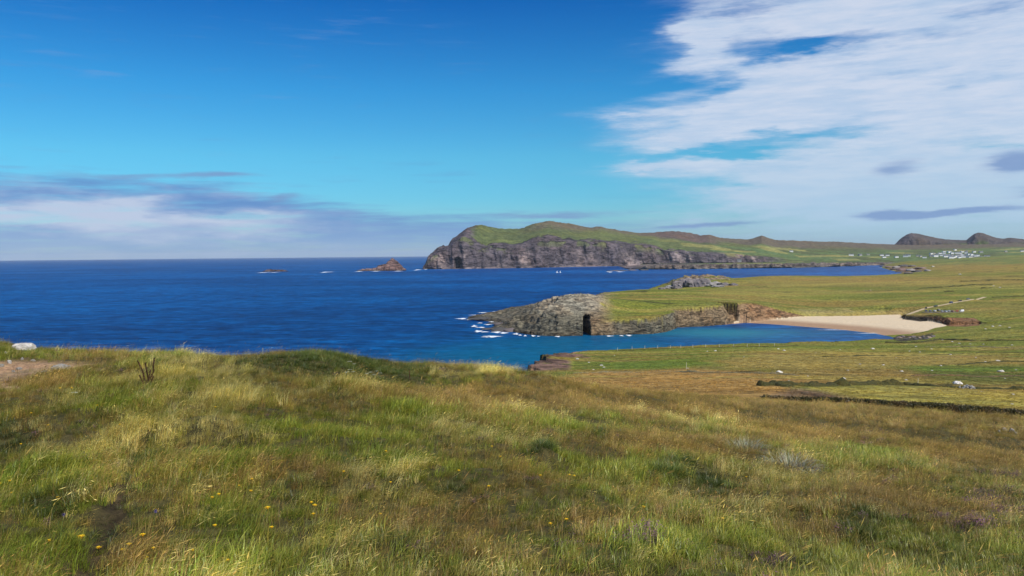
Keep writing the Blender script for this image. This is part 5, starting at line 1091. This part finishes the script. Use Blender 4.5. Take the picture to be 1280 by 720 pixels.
# ---- surf
m_ = bpy.data.materials.new('surf_foam'); m_.use_nodes = True; m_.node_tree.nodes.clear(); t = NT(m_.node_tree); pos = t.node('ShaderNodeNewGeometry').outputs['Position']
dn = t.node('ShaderNodeBsdfDiffuse'); dn.inputs[0].default_value = (.8, .84, .87, 1); tr = t.node('ShaderNodeBsdfTransparent'); mx = t.node('ShaderNodeMixShader')
ed_ = t.node('ShaderNodeAttribute', attribute_name='core').outputs['Fac']; nn = t.noise(t.mapping(pos, (.5, 1, 1)), .45, 5, .7)
t.l.new(t.smooth(t.math('ADD', ed_, t.math('MULTIPLY', t.math('SUBTRACT', nn, .5), 2.6)), .35, .85), mx.inputs[0]); t.l.new(tr.outputs[0], mx.inputs[1]); t.l.new(dn.outputs[0], mx.inputs[2])
oo = t.node('ShaderNodeOutputMaterial'); t.l.new(mx.outputs[0], oo.inputs[0]); FOAM = m_
V = []; Fc = []; CO = []; rr_ = random.Random(9)
for (px, py, wp, hp_) in [(577, 398.6, 17, 1.6), (587, 399.8, 10, 1.2), (603, 391, 14, .9), (622, 389.8, 14, .9), (595, 394, 20, .8), (593, 408, 10, 2.2), (601, 409.6, 16, 1.2), (610, 406, 12, 1.0), (600, 404, 8, .9), (598, 414.3, 12, 2.6), (606, 415.2, 14, 1.2), (616, 421, 28, 2.6), (607, 421.4, 12, 1.8), (621, 415.6, 14, 2.8), (630, 416.5, 14, 2.2), (645, 417.8, 9, 2.6), (650, 419.3, 6, 1.4), (656.5, 420, 5, 2.0), (667, 420.2, 7, 1.8), (673, 420.6, 5, 1), (697, 421, 9, 1.6), (762, 420.4, 12, 1.3), (777, 420, 6, 1.3), (786, 419.6, 9, 2.0), (840, 411.5, 4, 1.4), (760, 367.6, 9, 1.4), (751, 368.6, 10, .7), (408, 340.2, 14, 1.1), (330, 340.6, 9, 1.3), (343, 340.6, 8, .8), (450, 339.2, 8, 1.2), (470, 339, 14, .7), (522, 337.4, 8, 1.2), (498, 339, 12, .7), (533, 336.5, 7, .8), (762, 340, 9, 1.1), (775, 339.8, 12, .7), (1108, 335, 8, .8), (1122, 343, 6, 1.0), (616, 402.5, 12, 1.2), (626, 401.2, 10, .8), (600, 396.3, 10, .6), (1085, 417, 40, .5), (1040, 412.8, 50, .45)]:
    c0 = at(px, py, 0); A = wp * .9 * c0[1] / F / 2; B = (at(px, py - hp_ / 2, 0)[1] - at(px, py + hp_ / 2, 0)[1]) / 2; n_ = 28; k = len(V); tilt = rr_.uniform(-.15, .15)
    V.append((c0[0], c0[1], .3)); CO.append(1.0)
    for ring, rad in ((1, .55), (2, 1.15)):
        for j in range(n_):
            a = j * 2 * math.pi / n_; q = rad * (1 + .3 * math.sin(3 * a + px) + .25 * rr_.uniform(-1, 1)); x = A * q * math.cos(a); y = B * q * math.sin(a); V.append((c0[0] + x, c0[1] + y + x * tilt, .3)); CO.append(.8 if ring == 1 else 0.0)
    for j in range(n_):
        Fc.append((k, k + 1 + j, k + 1 + (j + 1) % n_)); Fc.append((k + 1 + j, k + 1 + n_ + j, k + 1 + n_ + (j + 1) % n_, k + 1 + (j + 1) % n_))
me = bpy.data.meshes.new('surf'); me.from_pydata(V, [], Fc); me.materials.append(FOAM); a = me.attributes.new('core', 'FLOAT', 'POINT'); a.data.foreach_set('value', np.array(CO, np.float32)); o = bpy.data.objects.new('surf', me); COL.objects.link(o); tag(o, 'white surf breaking on the reefs and rocky shores', 'surf', kind='stuff')

# ================================================================== TRACK AND CARS
ROAD = plain('sandy_track', lin(178, 158, 124), .9, .18, .8)
def strip(name, pxs, wd, mat, lb, lift=.12):
    P = [place(a, b) for a, b in pxs]; P = np.array([p for p in P if p is not None]); s_ = np.r_[0, np.cumsum(np.linalg.norm(np.diff(P[:, :2], axis=0), axis=1))]; q = np.arange(0, s_[-1], 1.5); X = np.interp(q, s_, P[:, 0]); Y = np.interp(q, s_, P[:, 1])
    kk = np.ones(7) / 7; X = np.convolve(np.pad(X, 3, 'edge'), kk, 'valid'); Y = np.convolve(np.pad(Y, 3, 'edge'), kk, 'valid'); g = np.stack([np.gradient(X), np.gradient(Y)], 1); g /= np.linalg.norm(g, axis=1)[:, None]; tt = np.linspace(-1, 1, 5) * wd / 2
    GXx = X[:, None] - g[:, 1][:, None] * tt; GYy = Y[:, None] + g[:, 0][:, None] * tt; Zs = coastal_height(GXx, GYy)[0]; Zs = np.maximum(Zs, np.median(Zs, axis=1)[:, None]) + lift
    return structure(grid_mesh(name, GXx, GYy, Zs, mat), lb)
strip('beach_track', [(1127, 397), (1134, 394), (1143, 390.5), (1153, 387.3), (1163, 384.6), (1172, 382.6), (1182, 380.8), (1192, 378.8), (1204, 376.8), (1216, 374.3), (1232, 371.5)], 4.2, ROAD, 'pale sandy track climbing from the beach past the parked cars')
strip('car_park', [(1153, 390.6), (1180, 391), (1208, 390.4)], 7, plain('gravel', lin(128, 120, 98), .95, .25, .8), 'gravel strip the cars are parked on')
GLASS = plain('car_window', (.02, .025, .03), .12, .1, 3, 0, .5); TYRE = plain('tyre', (.02, .02, .02), .9); CHR = plain('hubcap', (.4, .4, .42), .35, .1, 3, .8)
PAINT = {k: plain('paint_' + k, c, .3, .04, 2, 0, .5) for k, c in dict(white=(.8, .8, .8), black=(.015, .016, .02), blue=(.03, .05, .12), silver=(.45, .47, .5), red=(.5, .02, .02), maroon=(.14, .02, .03), grey=(.14, .15, .17), green=(.04, .08, .06), iceblue=(.35, .42, .5)).items()}
def profile_mesh(prof, w0, w1, mat, name, par):
    mb_ = MB(); n_ = len(prof); zz0 = min(z for _, z in prof); zz1 = max(z for _, z in prof)
    L = [(x, -(w0 + (w1 - w0) * (z - zz0) / (zz1 - zz0)) / 2, z) for x, z in prof]; R_ = [(x, -y, z) for x, y, z in L]
    mb_.add(L + R_, [tuple(range(n_))[::-1], tuple(range(n_, 2 * n_))] + [(i, (i + 1) % n_, n_ + (i + 1) % n_, n_ + i) for i in range(n_)]); o = mb_.build(name, mat, par)
    bv = o.modifiers.new('bevel', 'BEVEL'); bv.width = .05; bv.segments = 2; bv.limit_method = 'ANGLE'; return o
def car(p, rz, paint, lb, van=False):
    r_ = empty('parked_car' if not van else 'parked_van', p, rz); mat = PAINT[paint]; hb = 1.0 if not van else 1.15
    body = profile_mesh([(-2.1, .35), (-2.15, .75), (-2.0, .98), (-1.0 if not van else -1.3, 1.02), (1.4, 1.05), (2.05, .95), (2.1, .4)], 1.75, 1.68, mat, 'body', r_)
    if van: profile_mesh([(-1.35, 1.0), (-.9, 1.95), (2.0, 2.0), (2.05, 1.0)], 1.66, 1.5, mat, 'cabin', r_)
    else: profile_mesh([(-1.0, 1.0), (-.35, 1.44), (1.1, 1.47), (1.75, 1.0)], 1.6, 1.25, mat, 'cabin', r_)
    for s_ in (-1, 1):
        y = s_ * (.79 if van else .76); y2 = s_ * (.765 if van else .66); z1 = 1.6 if van else 1.38
        MB().add([(-.85 if not van else -1.0, y * 1.02, 1.08), (1.35, y * 1.02, 1.08), (1.05, y2 * 1.04, z1), (-.32 if not van else -.75, y2 * 1.04, z1)], [(0, 1, 2, 3)] if s_ < 0 else [(3, 2, 1, 0)]).build('side_window', GLASS, r_)
        MB().tube([(-2.16, s_ * .62, .72), (-2.08, s_ * .62, .72)], .11, 8).build('headlight', CHR, r_)
        for xx in (-1.3, 1.3):
            w_ = MB().tube([(xx, s_ * .72, .33), (xx, s_ * .92, .33)], .33, 14).build('wheel', TYRE, r_); MB().tube([(xx, s_ * .921, .33), (xx, s_ * .935, .33)], .19, 10).build('hubcap', CHR, w_)
    x0, z0_, x1, z1 = (-1.02, 1.06, -.42, 1.40) if not van else (-1.36, 1.1, -.98, 1.82)
    MB().add([(x0 - .02, -.7, z0_), (x0 - .02, .7, z0_), (x1 - .02, .58, z1), (x1 - .02, -.58, z1)], [(3, 2, 1, 0)]).build('windscreen', GLASS, r_)
    tag(r_, lb, 'van' if van else 'car', 'vehicles parked above the beach'); return r_
cars = [(1157.5, 386, 'black', 'black car parked behind the left end of the row', 1.2, 0), (1157.5, 390.2, 'blue', 'dark blue car at the left end of the row above the beach', 1.3, 0), (1163, 390.2, 'grey', 'dark grey car second from the left in the row', 1.4, 0), (1168.6, 390, 'white', 'white car between dark ones near the left of the row', 1.4, 0), (1173.6, 389.4, 'black', 'black car just right of the left white car', 1.5, 1), (1178, 390.4, 'silver', 'silver car in the middle of the row', 1.3, 0), (1182.2, 390.2, 'iceblue', 'pale ice blue car right of the silver one', 1.5, 0), (1186.4, 390.2, 'silver', 'second silver car in the row right of the pale blue one', 1.35, 0), (1190.8, 390.2, 'maroon', 'dark maroon car just left of the red one', 1.5, 0), (1196, 390.1, 'red', 'bright red car near the right end of the row', 1.2, 0), (1202, 389.8, 'white', 'white van at the right end of the row', .2, 1), (1188.5, 379.2, 'blue', 'dark blue van on the track above the row', .3, 1), (1199.8, 377, 'black', 'black car farther up the track', .2, 0), (1210, 374.8, 'grey', 'grey car farthest up the track', .25, 0), (1169.5, 383.8, 'green', 'dark green car on the track just above the row', .3, 0)]
for a, b, c_, lb, rz, vn in cars:
    p = place(a, b)
    if p is not None: car(tuple(p + np.array([0, 0, .1])), rz, c_, lb, bool(vn))

# ================================================================== VILLAGE
WALL = plain('whitewash', (.85, .84, .81), .9, .06, .3); WALLC = plain('cream_render', (.62, .57, .46), .9, .08, .3); WALLG = plain('grey_render', (.34, .34, .33), .9, .1, .3); SLATE = plain('slate_roof', (.10, .105, .12), .7, .3, .5); CHM = plain('chimney_render', (.5, .48, .45), .9, .1, .5); WIN = plain('dark_window', (.03, .035, .045), .2, .1, 2, 0, .5); DOORM = plain('painted_door', (.22, .06, .04), .6, .1, 2)
def house(L, D, Hh, wall, rise=.62):
    r_ = empty('village_house', (0, 0, 0)); MB().box(-L / 2, L / 2, -D / 2, D / 2, -3, Hh).add([(-L / 2, -D / 2, Hh), (-L / 2, D / 2, Hh), (-L / 2, 0, Hh + D / 2 * rise), (L / 2, -D / 2, Hh), (L / 2, D / 2, Hh), (L / 2, 0, Hh + D / 2 * rise)], [(0, 1, 2)[::-1], (3, 4, 5)]).build('wall', wall, r_)
    t_ = .25; rf = MB(); rh = Hh + D / 2 * rise
    for s_ in (-1, 1):
        y = s_ * (D / 2 + .4); ze = Hh - .4 * rise; v = [(-L / 2 - .3, y, ze), (L / 2 + .3, y, ze), (L / 2 + .3, 0, rh + .02), (-L / 2 - .3, 0, rh + .02)]; rf.add(v + [(a, b, c + t_) for a, b, c in v], [(0, 1, 2, 3), (4, 5, 6, 7), (0, 1, 5, 4), (1, 2, 6, 5), (3, 0, 4, 7)])
    rf = rf.build('roof', SLATE, r_)
    for s_ in (-1, 1): MB().box(s_ * (L / 2 - .7) - .5, s_ * (L / 2 - .7) + .5, -.45, .45, rh - .6, rh + 1.3, .05, .05).build('chimney', CHM, rf)
    n_ = max(2, int(L / 3.2))
    for k in range(n_):
        x = -L / 2 + L * (k + .5) / n_
        if k == n_ // 2: MB().box(x - .5, x + .5, -D / 2 - .06, -D / 2 + .05, 0, 2.1).build('door', DOORM, r_)
        else: MB().box(x - .55, x + .55, -D / 2 - .05, -D / 2 + .05, 1.0, 2.2).build('window', WIN, r_)
        if Hh > 4.5: MB().box(x - .5, x + .5, -D / 2 - .05, -D / 2 + .05, 3.6, 4.7).build('window', WIN, r_)
    return r_
HP = [house(14, 7.5, 4.4, WALL, .5), house(11, 8, 6.2, WALL, .5), house(18, 8, 6.0, WALL, .5), house(10, 7, 3.2, WALLC), house(16, 9, 4.2, WALLG)]; used = set()
bpy.context.view_layer.update()
def far_hit(px, py):
    d = Vector(ray(px, py)).normalized(); ok_, loc, n_, i_ = far_o.ray_cast(Vector((0, 0, CZ)), d)
    return loc if ok_ else None
vil = [(1177, 320), (1180, 318), (1182.5, 321.5), (1185, 319.5), (1187.5, 321.5), (1190.5, 320), (1193.7, 313), (1195, 321.6), (1197.5, 320.2), (1200, 317.2), (1201.5, 320), (1203.5, 322), (1205, 319.8), (1207.5, 317), (1207.5, 320.6), (1209.5, 321.6), (1212.5, 322.8), (1215, 322.3), (1217.5, 315.5), (1218.7, 321), (1221, 320.6), (1222, 322.9), (1225, 323), (1228.7, 322.6), (1231.5, 322.3), (1234, 321.8), (1226, 316), (1202.5, 315.4), (1190, 317.5), (1196.3, 317.3), (1175, 317.5), (1171.3, 319.8), (1167.5, 317.6), (1164, 317.8), (1169.5, 321), (1164.5, 320.6), (1192, 322.4), (1199, 323), (1186.5, 316), (1211, 318.6), (1214.5, 319.4), (1208, 314.8), (1180, 315.4), (1189, 323)]
out = [(1155.6, 322.6, 'lone white house just left of the village'), (1147, 320.6, 'white house left of the village with a paler neighbour'), (1150.5, 321, 'small pale house tucked beside the white one left of the village'), (1132, 321.3, 'long white house halfway between the village and the inlet'), (1135, 320.6, 'short white house beside the long one halfway to the village'), (1120.5, 322, 'white house above the rocks of the inlet'), (1109.3, 320, 'white house on the shore above the right end of the inlet'), (1105, 322.3, 'low white house just under the shore house'), (1102, 319.8, 'white house left of the pair on the inlet shore'), (1085, 318.8, 'pale farmhouse in the fields left of the shore houses'), (1075, 319.6, 'grey farm building in the fields above the inlet'), (1064, 319.8, 'long pale farm building at the left of the field houses'), (989, 314.8, 'solitary white house on the green slope right of the headland'), (924, 326.5, 'small pale hut beside the low grey cliff'), (1257, 315, 'pale house at right beyond the village'), (1278, 314.6, 'white house at the far right edge under the hills')]
random.seed(4)
for i, q in enumerate([(a, b, None) for a, b in vil] + out):
    p = far_hit(q[0], q[1])
    if p is None: continue
    k = [0, 1, 2, 0, 1, 3, 0, 2, 4][i % 9] if q[2] is None else (4 if 'grey' in q[2] else 2 if 'long' in q[2] else 3 if 'pale' in q[2] else 0)
    t_ = HP[k] if k not in used else copy_tree(HP[k]); used.add(k); t_.location = p; t_.rotation_euler = (0, 0, random.uniform(-.5, .5)); t_.scale = (1.5,) * 3
    vs = {(1193.7, 313): 'highest white house of the far village, standing alone above the roofs', (1234, 321.8): 'rightmost white house of the far village', (1177, 320): 'white house at the lower left of the dense village cluster', (1164, 317.8): 'leftmost house of the far village beside the fields', (1226, 316): 'pale house set apart behind the right end of the village'}
    if (q[0], q[1]) in vs: tag(t_, vs[(q[0], q[1])], 'house', 'houses of the far village'); continue
    if q[2]: tag(t_, q[2], 'house', 'houses scattered along the far shore')
    else: tag(t_, 'small pale house in the tight cluster of the far village', 'house', 'houses of the far village')
# ---- two little boats in the outer bay
HULL = plain('white_hull', (.8, .8, .78), .4, .05, 1)
for i, a in enumerate((696.5, 700.5)):
    p = at(a, 341, 0); r_ = empty('sailing_boat', p, .4 + i * .5)
    sec = []; V = []
    for x, w_, zk in [(-4.5, .9, .2), (-2, 1.5, -.4), (1, 1.5, -.5), (3.6, .8, -.1), (5, .05, .7)]: V += [(x, -w_, 1.1 + max(0, x) * .06), (x, -w_ * .7, zk * .4 + .1), (x, 0, zk), (x, w_ * .7, zk * .4 + .1), (x, w_, 1.1 + max(0, x) * .06)]
    f = []
    for s_ in range(4):
        for j in range(4): f.append((s_ * 5 + j, s_ * 5 + j + 1, s_ * 5 + 6 + j, s_ * 5 + 5 + j))
    f += [(s_ * 5, s_ * 5 + 5, s_ * 5 + 9, s_ * 5 + 4) for s_ in range(4)] + [(0, 1, 2, 3, 4)]
    MB().add(V, f).build('hull', HULL, r_); MB().box(-1.5, 1.6, -.8, .8, 1.1, 1.8, .3, .1).build('cabin', HULL, r_); MB().tube([(.6, 0, 1), (.6, 0, 9)], .08, 6).build('mast', CHR, r_)
    MB().add([(.5, 0, 2), (-3.8, .3, 2), (.5, 0, 8.6), (-1.4, .5, 4.6)], [(0, 1, 3), (0, 3, 2)]).build('sail', HULL, r_)
    tag(r_, ['tiny white sailing boat off the headland cliffs, the left one', 'tiny white sailing boat off the headland cliffs, the right one'][i], 'boat')

# ================================================================== HAZE
HZ_ = bpy.data.materials.new('sea_haze'); HZ_.use_nodes = True; HZ_.node_tree.nodes.clear(); t = NT(HZ_.node_tree); pv = t.node('ShaderNodeVolumePrincipled'); pv.inputs['Color'].default_value = (.78, .87, 1.0, 1); pv.inputs['Density'].default_value = 1.5e-5; pv.inputs['Anisotropy'].default_value = 0.0
oo = t.node('ShaderNodeOutputMaterial'); t.l.new(pv.outputs[0], oo.inputs['Volume'])
hz_ = MB().box(-46000, 46000, -46000, 46000, -8, 300).build('haze', HZ_); hz_['kind'] = 'stuff'; hz_['label'] = 'thin blue sea haze over the far water and hills'
